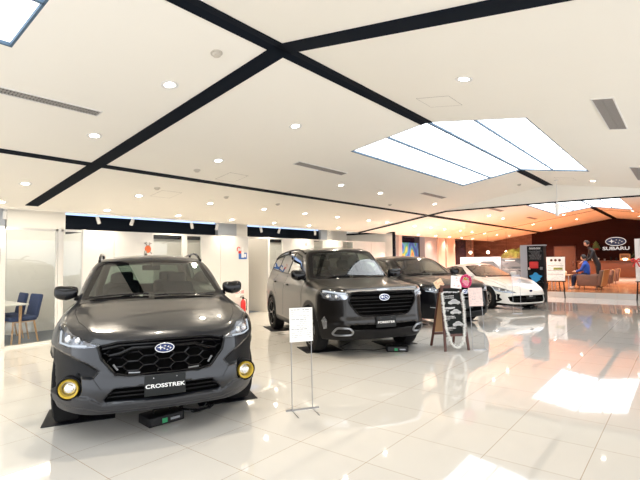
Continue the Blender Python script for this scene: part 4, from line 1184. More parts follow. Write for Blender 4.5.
def track_spot():
    t = thing('spotlight', '', 'spotlight')
    MB().tube([(0, 0, 0), (0, 0, -.07)], .007, 8).lathe([(.03, 0), (.03, -.012), (.001, -.012)], 16).build('stem', M['white'], t)
    can = MB().lathe([(.001, .07), (.03, .07), (.034, .0), (.034, -.07), (.028, -.07), (.026, -.04), (.001, -.04)], 18, T(0, 0, -.11, math.radians(14), math.radians(22), 0), cap=False).build('lamp_head', M['white'], t)
    return t
s0 = track_spot(); SY = [2.72, 4.33, 5.05, 6.56, 7.31, 8.84, 9.56, 11.21, 11.94]
SLB = ['above the left end of the meeting room glass', 'above the nearest car, left of the pair there', 'above the nearest car, right of the pair there', 'above the first car roof, left of the grey block', 'just left of the grey block above the wall poster', 'left of the pair above the open doorway', 'right of the pair above the open doorway', 'above the roof of the second car, left one', 'above the roof of the second car, beside the white column']
for i, y in enumerate(SY):
    t = s0 if i == 0 else copy_tree(s0)
    t.location = (-9.2, y, 2.415 if i else 2.415); t.rotation_euler = (0, 0, [.3, -.5, .8, -.4, .6, -.7, .5, -.3, .4][i])
    t['label'] = 'white swivel spotlight ' + SLB[i]; t['category'] = 'spotlight'; t['group'] = 'white swivel spotlights along the ceiling edge'
t = thing('hanging_sensor', 'white cylinder hanging on a thin rod before the downstand', 'hanging cylinder', (-2.45, 12.48, cz(-2.45)))
MB().tube([(0, 0, 0), (0, 0, -.62)], .008, 8).build('rod', M['white'], t)
MB().lathe([(.05, 0), (.05, -.02), (.001, -.02)], 20).build('ceiling_rose', M['white'], t)
MB().lathe([(.001, -.60), (.045, -.60), (.048, -.62), (.048, -.88), (.04, -.90), (.001, -.90)], 20, cap=False).build('cylinder_head', M['white'], t)

# ------------------------------------------------------------------ around the cars
def mat_on_floor(x0, x1, y0, y1, car, label):
    t = MB().box((x0, y0, 0), (x1, y1, .008), None, .003).build('floor_mat', M['matblack'])
    t.location = car.location; t.rotation_euler = car.rotation_euler; t.scale = car.scale
    tag(t, label, 'floor mat', 'black mats under the wheels'); return t
CN = {0: 'graphite crossover', 1: 'bronze utility vehicle', 2: 'black wagon', 3: 'white coupe'}
for k, (c_, wxf, wxr, wd) in enumerate(((car1, -.92, -3.59, 1.0), (car2, -.92, -3.59, 1.0), (car3, -.96, -3.63, 1.0), (car4, -.87, -3.44, .98))):
    for (x, nm) in ((wxf, 'front'), (wxr, 'rear')):
        for sg in (-1, 1):
            a, b = sorted((sg*wd*1.03, sg*(wd - .60)))
            m_ = mat_on_floor(x - .42, x + (.14 if x == wxf else .36), a, b, c_, 'thin black mat under the %s %s wheel of the %s' % (nm, 'left' if sg > 0 else 'right', CN[k]))
    # the wheels stand on their mats
    c_.location.z = .008

M['green'] = mat('green_label', (.03, .30, .12), .4)
def charger(loc, rz, label, cab=True):
    t = thing('battery_charger', label, 'battery charger', loc, rz)
    MB().box((-.17, -.11, 0), (.17, .11, .085), None, .012).build('case', M['black'], t)
    pn = MB().box((-.15, -.114, .012), (.15, -.108, .075)).build('front_panel', M['glossblack'], t)
    MB().box((-.05, -.117, .02), (.0, -.112, .06)).build('green_button', M['green'], pn)
    MB().box((.03, -.117, .03), (.12, -.112, .05)).build('dial_label', M['satin'], pn)
    MB().tube([(-.08, 0, .09), (-.08, 0, .12), (.08, 0, .12), (.08, 0, .09)], .008, 6).build('handle', M['black'], t)
    return t
charger((-3.80, 2.38, 0), math.radians(84), 'black battery charger with green button under the nearest bumper')
def cable(name, pts, label, r=.006, m=None):
    t = MB().tube(pts, r, 6).build(name, m or M['black']); return tag(t, label, 'cable')
pts = []
for k in range(60):
    a = k*.33; R_ = .16 + .03*math.sin(k*.7)
    pts.append((-3.86 + R_*math.cos(a)*.8 + .002*k*0, 2.80 + R_*math.sin(a), .010 + .004*(k % 5)))
cable('coiled_cable', [(-3.86, 2.58, .04), (-3.88, 2.66, .02)] + pts, 'loose coil of thin black cable beside the charger under the nearest car')
cable('power_cable', [(-3.80, 2.56, .04), (-3.76, 2.70, .012), (-3.80, 2.85, .012), (-3.92, 3.0, .012), (-4.1, 2.9, .012), (-4.2, 2.7, .012)], 'grey cable looping under the bumper of the nearest car', .006, M['satin'])
charger((-3.62, 6.42, 0), math.radians(35), 'black battery charger with green light under the second car')
cable('power_cable', [(-3.74, 6.36, .04), (-3.9, 6.2, .012), (-4.1, 6.1, .012), (-4.3, 5.95, .012), (-4.5, 6.1, .012), (-4.6, 6.5, .012)], 'thin cable lying under the front of the second car', .006)

# ---- sign on wire stand in front
M['inkgrey'] = mat('grey_ink', (.38, .38, .40), .6)
def wire_sign(base, rz, w_, z0, z1, lean, sheet_mat, label, foot=.26, text_seed=1, clear=False, hsheet=None, bar=.02):
    """x along the sheet, y towards the viewer is negative"""
    t = thing('wire_sign_stand', label, 'sign stand', base, rz)
    fr = MB()
    yy = lambda z: lean*z
    for sx in (-1, 1):
        x = sx*(w_/2 - .015)
        fr.tube([(x, -foot, .005), (x, 0, .005), (x, yy(z1*.9), z1*.9)], .0045, 6)
    fr.build('rod', M['steelwire'], t)
    MB().box((-w_/2 - bar, -.008, .0), (w_/2 + bar, .008, .014)).build('foot_bar', M['steelwire'], t)
    th = math.atan(lean)
    MX = Matrix.Translation((0, yy(z0) - .008, z0)) @ Matrix.Rotation(-th, 4, 'X')
    H_ = (z1 - z0)/math.cos(th)
    sh = MB().box((-w_/2, -.004, 0), (w_/2, .002, H_), MX).build('sheet', sheet_mat, t)
    if not clear:
        rn = random.Random(text_seed); mb = MB(); n = 15
        for i in range(n):
            z = H_*(.93 - .86*i/n); x = -w_/2*.85
            while x < w_/2*.8:
                l = rn.uniform(.01, .04)*w_/.22
                if rn.random() < .62: mb.box((x, -.0048, z), (min(x + l, w_/2*.88), -.004, z + .004 + (.004 if i % 5 == 0 else 0)), MX)
                x += l + .008
        mb.build('printed_lines', M['inkgrey'], sh)
    return t
ang = math.atan2(3.46 - 3.29, -2.91 + 3.02)
t = wire_sign((-2.965, 3.385, 0), ang, .235, .655, .985, .03, M['paper'], 'white printed sheet on a thin wire stand in front of the cars', .22, 3, bar=.05)
M['pink'] = mat('pink_paper', (.80, .62, .58), .6, nvar=.08, nscale=60)
t = wire_sign((-2.60, 7.22, 0), .83, .235, .68, .97, .10, M['pink'], 'pink printed sheet on a thin wire stand behind the chalkboard', .05, 5, bar=.0)
M['acryl'] = glass_mat('clear_acrylic', (.90, .92, .94), 1.6)
t = wire_sign((-3.42, 12.30, 0), .8, .24, .70, 1.00, .03, M['acryl'], 'clear acrylic sheet on a wire stand before the white coupe', .18, 5, True)

# ---- A-frame chalkboard
A = Vector((-2.98, 6.76, 0)); B = Vector((-2.70, 7.09, 0)); mid = (A + B)/2; wB = (B - A).length
rz = math.atan2(B.y - A.y, B.x - A.x)
cb = thing('chalkboard_sign', 'dark red wooden A-frame chalkboard draped with white tinsel before the black wagon', 'chalkboard', mid, rz)
LN = .17   # lean of the front frame per metre
hgt = 1.02
def legm(sx, front=True):
    s = 1 if front else -1
    y0 = 0 if front else .52; yt = LN*hgt if front else LN*hgt + .03
    a = Vector((sx*(wB/2 - .02), y0, 0)); b = Vector((sx*(wB/2 - .06), yt, hgt))
    d = (b - a); L_ = d.length; d.normalize(); u = Vector((1, 0, 0)); u = (u - d*u.dot(d)).normalized(); v = d.cross(u)
    MX = Matrix(((u.x, v.x, d.x, a.x), (u.y, v.y, d.y, a.y), (u.z, v.z, d.z, a.z), (0, 0, 0, 1)))
    return MB().box((-.019, -.013, 0), (.019, .013, L_), MX, .004).build('leg', M['darkwood'], cb)
for sx in (-1, 1):
    legm(sx); legm(sx, False)
def onface(z): return LN*z
th = math.atan(LN)
FM = lambda z, dy=0: Matrix.Translation((0, onface(z) + dy, z)) @ Matrix.Rotation(-th, 4, 'X')
MB().box((-wB/2 + .04, -.012, 0), (wB/2 - .04, .012, .04), FM(.22)).build('frame_rail', M['darkwood'], cb)
MB().box((-wB/2 + .05, -.012, 0), (wB/2 - .05, .012, .045), FM(hgt - .05)).build('frame_rail', M['darkwood'], cb)
MB().box((-wB/2 + .05, .50, .18), (wB/2 - .05, .515, .22)).build('rear_rail', M['darkwood'], cb)
M['slate'] = mat('blackboard', (.005, .007, .007), .6, spec=.2, nvar=.3, nscale=12)
M['hardboard'] = mat('tan_hardboard', (.42, .24, .12), .7)
bh = (hgt - .05 - .26)/math.cos(th)
brd = MB().box((-wB/2 + .04, -.006, 0), (wB/2 - .04, .004, bh), FM(.26)).build('board', M['slate'], cb)
# rear board seen from the side
a0 = .52 - (.52 - LN*hgt)*.26; 
thr = math.atan2(.52 - LN*hgt - .03, hgt)
MB().box((-wB/2 + .05, -.004, 0), (wB/2 - .05, .004, .70), Matrix.Translation((0, .52 - math.tan(thr)*.24 - .01, .24)) @ Matrix.Rotation(thr, 4, 'X')).build('rear_board', M['hardboard'], cb)
# chalk writing and little drawn cars
rn = random.Random(5); ch = MB()
def stroke(mb, x, z, l, hh=.008): mb.box((x, -.0075, z), (x + l, -.006, z + hh), FM(.26))
for (z, n_, sc_) in ((bh - .07, 7, 1.6), (bh - .13, 6, 1.0), (bh - .33, 6, .9), (bh - .36, 4, .6), (.27, 6, .9), (.22, 4, .6), (.10, 6, .8), (.06, 5, .6)):
    x = -wB/2 + .07
    for i in range(n_):
        l = rn.uniform(.012, .03)*sc_; stroke(ch, x, z + rn.uniform(-.004, .004), l, .010*sc_*rn.uniform(.5, 1)); stroke(ch, x, z - .008*sc_, .004, .018*sc_); x += l + .008
        if x > wB/2 - .08: break
for (z, n_) in ((bh - .16, 9), (.245, 8), (.085, 8), (bh - .31, 9), (.40, 8)):
    x = -wB/2 + .065
    for i in range(n_):
        l = rn.uniform(.008, .022); stroke(ch, x, z, l, .007); stroke(ch, x + l*.5, z - .009, .003, .018); x += l + .006
        if x > wB/2 - .08: break
ch.build('chalk_writing', M['ink_white'], brd)
def drawn_car(cx, z, s, nm='chalk_car_drawing'):
    mb = MB(); out = [(-1,-.1),(-.95,.15),(-.6,.25),(-.3,.5),(.3,.52),(.62,.25),(.95,.15),(1,-.1)]
    for a, b in zip(out, out[1:] + out[:1]):
        mb.tube([FM(.26) @ Vector((cx + a[0]*s, -.008, z + a[1]*s)), FM(.26) @ Vector((cx + b[0]*s, -.008, z + b[1]*s))], .003, 4)
    for wx in (-.6, .6):
        mb.tube([FM(.26) @ Vector((cx + wx*s + .17*s*math.cos(k*PI/5), -.008, z - .12*s + .17*s*math.sin(k*PI/5))) for k in range(10)], .002, 4, closed=True)
    o = mb.build(nm, M['ink_white'], brd)
    q = [(cx + a*s, z + b*s) for a, b in out]
    MB().prism(q, .002, FM(.26) @ Matrix(((1,0,0,0),(0,0,-1,-.0062),(0,1,0,0),(0,0,0,1)))).build('drawn_body', M['inkgrey'], brd)
drawn_car(.03, bh - .235, .10); drawn_car(.04, .30 + .03, .09); drawn_car(.06, .14, .09)
# tinsel
M['tinsel'] = mat('white_tinsel', (.82, .82, .80), .4)
def garland(path, r, n, label):
    rn = random.Random(9); mb = MB(); P = [Vector(p) for p in path]
    seg = [(b - a).length for a, b in zip(P, P[1:])]; tot = sum(seg)
    mb.tube(P, .008, 6)
    for i in range(n):
        s = rn.random()*tot; k = 0
        while s > seg[k]: s -= seg[k]; k += 1
        p = P[k].lerp(P[k+1], s/seg[k])
        d = Vector((rn.gauss(0,1), rn.gauss(0,1), rn.gauss(0,1))).normalized(); L_ = r*rn.uniform(.6, 1.1)
        u = d.orthogonal().normalized()*.0035
        mb.add([p - u, p + u, p + d*L_ + u*.6, p + d*L_ - u*.6], [(0, 1, 2, 3)])
    return mb
pth = []
for k in range(41):
    s = k/40; 
    x = -(wB/2 - .045)*math.cos(PI*s) if .0 <= s <= 1 else 0
    zz = .86 - .80*math.sin(PI*s)**.55 if 0 < s < 1 else .90
    pth.append(Vector((x*1.0, onface(zz) - .03, zz)))
g = garland(pth, .034, 1900, '').build('tinsel_garland', M['tinsel'])
g.matrix_world = Matrix.Translation(mid) @ Matrix.Rotation(rz, 4, 'Z')
g.location = mid; g.rotation_euler = (0, 0, rz)
tag(g, 'white tinsel garland hanging in a loop over the chalkboard', 'garland')
# cards on top
M['cardorange'] = mat('orange_cream_card', (.85, .60, .38), .6, nvar=.25, nscale=30)
def card(x, z, w_, h_, tl, m, name, label, cat, dy=-.03, marks=True):
    t = MB().box((-w_/2, -.002, -h_/2), (w_/2, .002, h_/2)).build(name, m)
    t.location = mid + Matrix.Rotation(rz, 3, 'Z') @ Vector((x, onface(z) + dy, z)); t.rotation_euler = (-.12, tl, rz)
    tag(t, label, cat)
    rn = random.Random(int(x*1000)); mb = MB()
    for i in range(9):
        a, b = rn.uniform(-w_*.38, w_*.3), rn.uniform(-h_*.38, h_*.38); mb.box((a, -.0032, b), (a + rn.uniform(.01, .035), -.002, b + .006))
    if marks: mb.build('printed_marks', M['redink'], t)
    return t
M['redink'] = mat('red_ink', (.65, .12, .10), .6)
card(-.19, 1.045, .15, .125, -.5, M['cardorange'], 'note_card', 'small tilted orange and cream card on the left corner of the chalkboard', 'card', .02)
card(.09, 1.065, .185, .20, .12, M['paper'], 'note_sheet', 'white note sheet with red marks on top of the chalkboard', 'note')
# pink wreath on the right corner
M['magenta'] = mat('magenta_ribbon', (.55, .02, .13), .5, nvar=.3, nscale=60)
M['lightpink'] = mat('light_pink_flower', (.85, .35, .48), .6, nvar=.2, nscale=60)
wr_ = thing('flower_wreath', 'magenta ribbon wreath with pink and yellow flowers at the top right of the chalkboard', 'wreath', mid + Matrix.Rotation(rz, 3, 'Z') @ Vector((.26, onface(1.04) - .02, 1.075)), rz)
mb = MB(); rn = random.Random(3)
for k in range(34):
    a = 2*PI*k/34; p = Vector((.085*math.cos(a), 0, .09*math.sin(a)))
    mb.tube([p + Vector((rn.uniform(-.02,.02), -.02, rn.uniform(-.02,.02))), p, p + Vector((rn.uniform(-.02,.02), .02, rn.uniform(-.02,.02)))], [.012, .02, .012], 6)
mb.build('ribbon_ring', M['magenta'], wr_)
mb = MB()
for k in range(12):
    p = Vector((rn.uniform(-.05, .03), -.01, rn.uniform(-.06, .03)))
    for j in range(5):
        a = j*2*PI/5; mb.tube([p, p + Vector((.022*math.cos(a), -.012, .022*math.sin(a)))], [.008, .012], 6)
mb.build('pink_flower', M['lightpink'], wr_)
mb = MB()
for k in range(4):
    p = Vector((-.035 + .02*k*.5, -.028, .045 - .006*k)); mb.lathe([(.001, -.014), (.012, -.008), (.014, 0), (.010, .01), (.001, .014)], 10, Matrix.Translation(p))
mb.build('yellow_flower', M['yellow'], wr_)

# ------------------------------------------------------------------ office behind the glass
def make_chair(name):
    t = thing(name, '', 'chair')
    for sx in (-1, 1):
        MB().tube([(sx*.20, -.20, 0), (sx*.19, -.17, .40)], [.014, .02], 8).build('leg', M['wood'], t)
        MB().tube([(sx*.20, .24, 0), (sx*.19, .17, .40)], [.014, .02], 8).build('leg', M['wood'], t)
        MB().tube([(sx*.19, -.18, .385), (sx*.19, .18, .385)], .014, 8).build('side_rail', M['wood'], t)
    MB().box((-.23, -.24, .40), (.23, .22, .48), None, .03).build('seat', M['navyfabric'], t)
    MB().box((-.22, -.03, 0), (.22, .03, .44), T(0, .21, .44, math.radians(-12), 0, 0), .025).build('backrest', M['navyfabric'], t)
    return t
tb = thing('meeting_table', 'white topped meeting table with oak legs behind the office glass', 'table', (-9.97, 2.74, 0))
MB().box((-.62, -.50, .70), (.64, .42, .725), None, .008).build('tabletop', M['white'], tb)
for sx in (-1, 1):
    for (y, dy) in ((-.45, -.02), (.25, .04)): MB().tube([(sx*.58, y + dy, 0), (sx*.55, y + .06, .70)], [.018, .028], 8).build('leg', M['wood'], tb)
OC = [(-9.72, 3.28, .05, 'navy fabric chair with oak legs, right one beyond the meeting table'), (-10.36, 3.26, -.05, 'navy fabric chair with oak legs, left one against the office back wall'), (-9.86, 2.72, PI*.62, 'navy fabric chair nearest the glass, partly under the meeting table')]
ch0 = make_chair('office_chair')
for i, (x, y, r, lb) in enumerate(OC[:2]):
    t = ch0 if i == 0 else copy_tree(ch0)
    t.location = (x, y - .15, 0); t.rotation_euler = (0, 0, r); t['label'] = lb; t['category'] = 'chair'; t['group'] = 'navy office chairs'
t = thing('wall_screen', 'small dark blue screen at the left picture edge', 'screen', (-9.05, 2.545, 1.58))
MB().box((-.02, -.18, -.13), (.01, .07, .14), None, .008).build('housing', M['navyfabric'], t)
MB().box((.01, -.17, -.11), (.012, .06, .12)).build('display', M['emblem_blue'], t)

# wall stickers
M['orange'] = mat('orange_red_print', (.75, .16, .05), .5)
M['bluepr'] = mat('blue_print', (.05, .16, .50), .5)
def onwall(name, y, z, label, cat):
    return thing(name, label, cat, (-9.119, y, z), 0)
t = onwall('reindeer_sticker', 5.37, 1.73, 'orange red festive animal sticker on the white partition above the first car', 'sticker')
mb = MB().lathe([(.001, 0), (.075, 0), (.075, .002), (.001, .002)], 18, Matrix.Rotation(PI/2, 4, 'Y') @ Matrix.Scale(1.1, 4, (1, 0, 0))); mb.build('body_print', M['orange'], t)
mb = MB()
for sg in (-1, 1): mb.tube([(.003, sg*.02, .07), (.003, sg*.05, .12), (.003, sg*.09, .13)], .006, 5).tube([(.003, sg*.05, .11), (.003, sg*.04, .15)], .005, 5).tube([(.003, sg*.06, -.06), (.003, sg*.09, -.10)], .007, 5)
mb.build('antler_print', M['darkwood'], t)
t = onwall('festive_sticker', 8.07, 1.66, 'red, white and blue festive sticker high on the partition beside the doorway', 'sticker')
MB().box((0, -.12, -.17), (.002, .16, .0)).build('blue_scene', M['bluepr'], t)
mb = MB().tube([(.003, -.17, .04), (.003, -.17, .12), (.003, -.12, .15), (.003, -.07, .12)], .012, 6).box((.0, -.13, -.02), (.004, -.04, .05)); mb.build('red_cane', M['red'], t)
MB().box((.002, -.03, -.13), (.004, .06, .02)).box((.002, .07, -.12), (.004, .13, -.03)).tube([(.003, .02, .02), (.003, .02, .14)], .012, 6).build('white_figure', M['ink_white'], t)
t = onwall('fire_extinguisher_sign', 7.96, .60, 'white and red fire extinguisher sign beside the doorway', 'sign')
MB().box((0, -.13, -.10), (.003, .15, .10)).build('sign_plate', M['paper'], t)
text('sign_lettering', '消火器', .10, M['red'], t, (.0035, .01, .03), (PI/2, 0, PI/2), .001)
t = thing('fire_extinguisher', 'red fire extinguisher on the floor by the partition, behind the first car', 'fire extinguisher', (-8.98, 7.97, 0))
MB().lathe([(.001, 0), (.06, 0), (.065, .02), (.065, .36), (.05, .42), (.025, .44), (.025, .46), (.001, .46)], 22, cap=False).build('cylinder', M['red'], t)
MB().box((-.015, -.02, .46), (.015, .02, .50)).box((-.01, -.10, .50), (.01, .03, .515)).box((-.01, -.09, .53), (.01, .02, .545), None, .003).build('valve_lever', M['black'], t)
MB().tube([(0, .03, .48), (.02, .10, .44), (.02, .11, .30), (.02, .09, .16)], .010, 6).build('hose', M['black'], t)
t = onwall('small_wall_print', 10.66, 1.94, 'tiny dark print on the partition above the second car', 'sticker')
MB().box((0, -.05, -.06), (.002, .05, .03)).tube([(.002, -.04, .03), (.002, 0, .08), (.002, .04, .03)], .008, 5).build('print', M['inkgrey'], t)

# mural picture in the dark window bay
def mural_mat():
    m = bpy.data.materials.new('colourful_swirl_picture'); m.use_nodes = True
    nt = m.node_tree; N = nt.nodes; Lk = nt.links; b = N['Principled BSDF']
    tc = N.new('ShaderNodeTexCoord'); wv = N.new('ShaderNodeTexWave'); wv.inputs['Scale'].default_value = 1.1; wv.inputs['Distortion'].default_value = 7; wv.inputs['Detail'].default_value = 1
    cr = N.new('ShaderNodeValToRGB'); e = cr.color_ramp.elements
    e[0].color = (.02, .07, .45, 1); e[1].color = (.05, .45, .25, 1)
    for p, c in ((.3, (.10, .35, .75, 1)), (.5, (.05, .35, .12, 1)), (.68, (.75, .55, .10, 1)), (.85, (.70, .12, .10, 1))):
        q = e.new(p); q.color = c
    Lk.new(tc.outputs['Object'], wv.inputs['Vector']); Lk.new(wv.outputs['Fac'], cr.inputs[0]); Lk.new(cr.outputs[0], b.inputs['Base Color']); b.inputs['Roughness'].default_value = .4
    return m
t = MB().box((-9.54, 17.4, .9), (-9.50, 18.98, 2.14)).build('swirl_picture', mural_mat()); tag(t, 'colourful swirling picture in the dark bay between the pillars', 'picture')
# ------------------------------------------------------------------ display boards behind the white coupe
PZ = .2   # height of the wooden platform
def poster_mat(name, base, stops, scale=(1, 1, 1), nscale=2.0):
    m = bpy.data.materials.new(name); m.use_nodes = True
    nt = m.node_tree; N = nt.nodes; Lk = nt.links; b = N['Principled BSDF']
    tc = N.new('ShaderNodeTexCoord'); mp = N.new('ShaderNodeMapping'); mp.inputs['Scale'].default_value = scale
    nz = N.new('ShaderNodeTexNoise'); nz.inputs['Scale'].default_value = nscale; nz.inputs['Detail'].default_value = 3; nz.inputs['Distortion'].default_value = .6
    cr = N.new('ShaderNodeValToRGB'); e = cr.color_ramp.elements
    e[0].position = stops[0][0]; e[0].color = (*stops[0][1], 1); e[1].position = stops[-1][0]; e[1].color = (*stops[-1][1], 1)
    for p, c in stops[1:-1]: q = e.new(p); q.color = (*c, 1)
    Lk.new(tc.outputs['Object'], mp.inputs[0]); Lk.new(mp.outputs[0], nz.inputs['Vector']); Lk.new(nz.outputs['Fac'], cr.inputs[0]); Lk.new(cr.outputs[0], b.inputs['Base Color']); b.inputs['Roughness'].default_value = .4
    return m
M['sky_poster'] = poster_mat('pale_sky_print', None, [(.30, (.82, .86, .90)), (.48, (.66, .76, .86)), (.60, (.40, .52, .62)), (.75, (.30, .38, .42))], (.8, 1, 1.8), 1.3)
M['dark_poster'] = poster_mat('dark_car_print', None, [(.30, (.03, .04, .05)), (.46, (.10, .12, .14)), (.56, (.30, .33, .36)), (.62, (.10, .11, .16)), (.8, (.25, .25, .45))], (.9, 1, 3.0), 1.6)
def free_board(name, x0, x1, y, z0, z1, m, label, cat, feet=True, inkx=None):
    xc = (x0 + x1)/2
    t = thing(name, label, cat, (xc, y, 0))
    b = MB().box((x0 - xc, -.02, z0), (x1 - xc, .02, z1), None, .004).build('panel', m, t)
    for sx in (x0 - xc + .08, x1 - xc - .08):
        MB().box((sx - .02, -.02, .0), (sx + .02, .02, z0 + .02)).box((sx - .03, -.2, 0), (sx + .03, .2, .02)).build('foot', M['black'], t)
    return t, b
t, b = free_board('display_banner', -6.95, -5.40, 17.5, .10, 1.465, M['sky_poster'], 'wide pale banner with a mountain landscape behind the white coupe', 'banner')
mb = MB().box((-.70, -.024, 1.37), (-.45, -.02, 1.41)).box((.58, -.024, 1.37), (.70, -.02, 1.42)); mb.build('printed_title', M['inkgrey'], b)
prof = [(-.55, .80), (-.50, 1.02), (-.20, 1.12), (.10, 1.30), (.50, 1.30), (.72, 1.08), (.76, .80)]
MB().prism(prof, .003, Matrix(((1,0,0,0),(0,0,-1,-.021),(0,1,0,0),(0,0,0,1)))).build('printed_car', M['lampgrey'], b)
t, b = free_board('display_banner', -5.38, -4.50, 17.5, .10, 1.40, M['dark_poster'], 'dark banner printed with grey cars behind the white coupe', 'banner')
MB().box((-.30, -.024, 1.30), (.05, -.02, 1.335)).build('printed_title', M['ink_white'], b)
MB().box((-.43, -.024, 1.00), (.43, -.02, 1.012)).build('printed_rule', M['ink_white'], b)
mb = MB()
for (z, s) in ((1.10, 1), (.80, 1.1)):
    mb.prism([(x*s - .02, z + zz*s) for x, zz in [(-.36, 0), (-.35, .07), (-.2, .09), (-.08, .17), (.12, .17), (.24, .09), (.36, .06), (.37, 0)]], .003, Matrix(((1,0,0,0),(0,0,-1,-.021),(0,1,0,0),(0,0,0,1))))
mb.build('printed_car', M['satin'], b)

# plant behind the banners
def palm(loc, h, n, L_, label, m, seed, cat='plant', droop=.6):
    t = thing('potted_palm', label, cat, loc); rn = random.Random(seed)
    MB().lathe([(.13, 0), (.18, .30), (.19, .32), (.17, .32), (.16, .28), (.001, .28)], 20, cap=False).build('pot', M['clad'], t)
    MB().tube([(0, 0, .26), (.01, 0, h*.6), (0, .01, h)], [.03, .025, .02], 8).build('stem', M['darkwood'], t)
    lf = MB()
    for k in range(n):
        a = 2*PI*k/n + rn.uniform(-.2, .2); up = rn.uniform(.15, 1.2); R_ = L_*rn.uniform(.75, 1.1)
        pts = [Vector((math.cos(a)*R_*s, math.sin(a)*R_*s, h + R_*(up*s - droop*(1+up)*s*s))) for s in [i/7 for i in range(8)]]
        for i in range(1, 8):
            d = (pts[i] - pts[i-1]).normalized(); side = d.cross(Vector((0, 0, 1))).normalized(); Lw = L_*.32*math.sin(PI*(i+.6)/9)
            for sg in (-1, 1):
                for q in (0, .5):
                    p = pts[i-1].lerp(pts[i], q); tip = p + side*sg*Lw + d*Lw*.7 - Vector((0, 0, Lw*.35)); u = d*.012
                    lf.add([p - u, p + u, tip], [(0, 1, 2)])
        lf.tube(pts, .005, 4)
    lf.build('frond', m, t); return t
M['leafy'] = mat('yellow_green_leaf', (.22, .26, .05), .5, nvar=.3, nscale=8)
M['leafd'] = mat('dark_green_leaf', (.04, .10, .03), .5, nvar=.3, nscale=8)
palm((-5.55, 20.2, PZ), 1.45, 30, .8, 'bushy yellow green palm behind the dark banner', M['leafy'], 4)
palm((-1.05, 24.6, PZ), 1.55, 20, .8, 'green palm at the right picture edge before the counter', M['leafd'], 6)

# globe lamps against the brick wall
M['globe'] = emit_mat('warm_globe', (1.0, .80, .50), 9.0)
gl = [(-8.05, 24.0, 'left'), (-7.4, 24.0, 'middle'), (-6.75, 24.0, 'right')]
GX = [(-8.97, 'leftmost'), (-8.04, 'middle one'), (-7.11, 'rightmost')]
for i, (x, nm) in enumerate(GX):
    t = thing('globe_pendant', 'small glowing globe pendant before the brick wall, %s of three' % nm, 'pendant lamp', (x, 24.0, cz(x)), 0, 'three globe pendants')
    zz = 1.715 - cz(x)
    MB().tube([(0, 0, 0), (0, 0, zz + .06)], .004, 6).build('cord', M['black'], t)
    MB().lathe([(.001, zz - .075), (.04, zz - .062), (.07, zz - .03), (.075, zz), (.07, zz + .03), (.04, zz + .062), (.001, zz + .07)], 18, cap=False).build('globe', M['globe'], t)

# ---- tall accessory board
t = thing('accessory_display', 'tall black accessory display board with a red pouch and a blue cloth', 'display stand', (-3.83, 15.75, 0))
t.rotation_euler = (0, 0, 0)
MB().box((-.19, -.02, 0), (.30, .34, 1.80), None, .004).build('board', M['black'], t)
MB().box((-.40, -.03, 0), (-.19, .35, 1.83)).build('side_panel', M['greywall'], t)
MB().box((-.40, -.032, 1.80), (.32, .352, 1.835)).build('top_edge', M['greywall'], t)
mb = MB()
for i in range(10):
    x = -.12 + i*.034
    mb.box((x, -.023, 1.69), (x + .008, -.0205, 1.75)).box((x + .018, -.023, 1.69), (x + .025, -.0205, 1.75 - .01*(i % 3))).box((x, -.023, 1.74 - .02*(i % 2)), (x + .025, -.0205, 1.75 - .02*(i % 2)))
mb.build('title_print', M['ink_white'], t)
mb = MB(); rn = random.Random(2)
for i in range(9):
    z = 1.63 - i*.032; w_ = rn.uniform(.14, .24)
    x = .05 - w_*.85
    while x < .05 + w_*.8:
        l = rn.uniform(.015, .04); mb.box((x, -.0225, z), (x + l, -.0205, z + .008)); x += l + .01
mb.build('small_print', M['inkgrey'], t)
for (z, nm) in ((1.02, 'shelf'), (.62, 'shelf')):
    MB().box((-.18, -.14, z), (.29, -.02, z + .015)).build(nm, M['black'], t)
o = MB().box((-.13, -.05, -.10), (.13, .05, .12), None, .03).build('red_pouch', M['red']); o.location = (-3.80, 15.63, 1.18); tag(o, 'red pouch hung on the accessory display', 'pouch')
M['skyblue'] = mat('bright_blue_cloth', (.03, .33, .70), .7)
mb = MB(); pts = [(.16*math.cos(a)*(1 + .22*math.sin(5*a)), .13*math.sin(a)*(1 + .2*math.cos(4*a))) for a in [2*PI*k/30 for k in range(30)]]
mb.prism(pts, .05, Matrix(((1,0,0,0),(0,0,1,0),(0,1,0,0),(0,0,0,1))))
o = mb.build('blue_cloth', M['skyblue']); o.location = (-3.76, 15.62, .80); tag(o, 'bright blue cloth hung below the red pouch', 'cloth')
GD = [(-.12, .06, .10, 'white'), (.24, .07, .14, 'satin'), (-.14, .06, .22, 'bluepr'), (.25, .05, .28, 'clad')]
for i, (x, w_, dz, mm) in enumerate(GD):
    o = MB().box((-w_/2, -.03, 0), (w_/2, .03, w_*1.3), None, .008).build('boxed_accessory', M[mm]); o.location = (-3.83 + x, 15.66, 1.035 if i < 2 else .635)
    tag(o, ['small white boxed accessory on the upper shelf, left of the red pouch', 'small silver accessory on the upper shelf, right of the red pouch', 'small blue accessory on the lower shelf, left of the blue cloth', 'small dark accessory on the lower shelf, right of the blue cloth'][i], 'accessory')

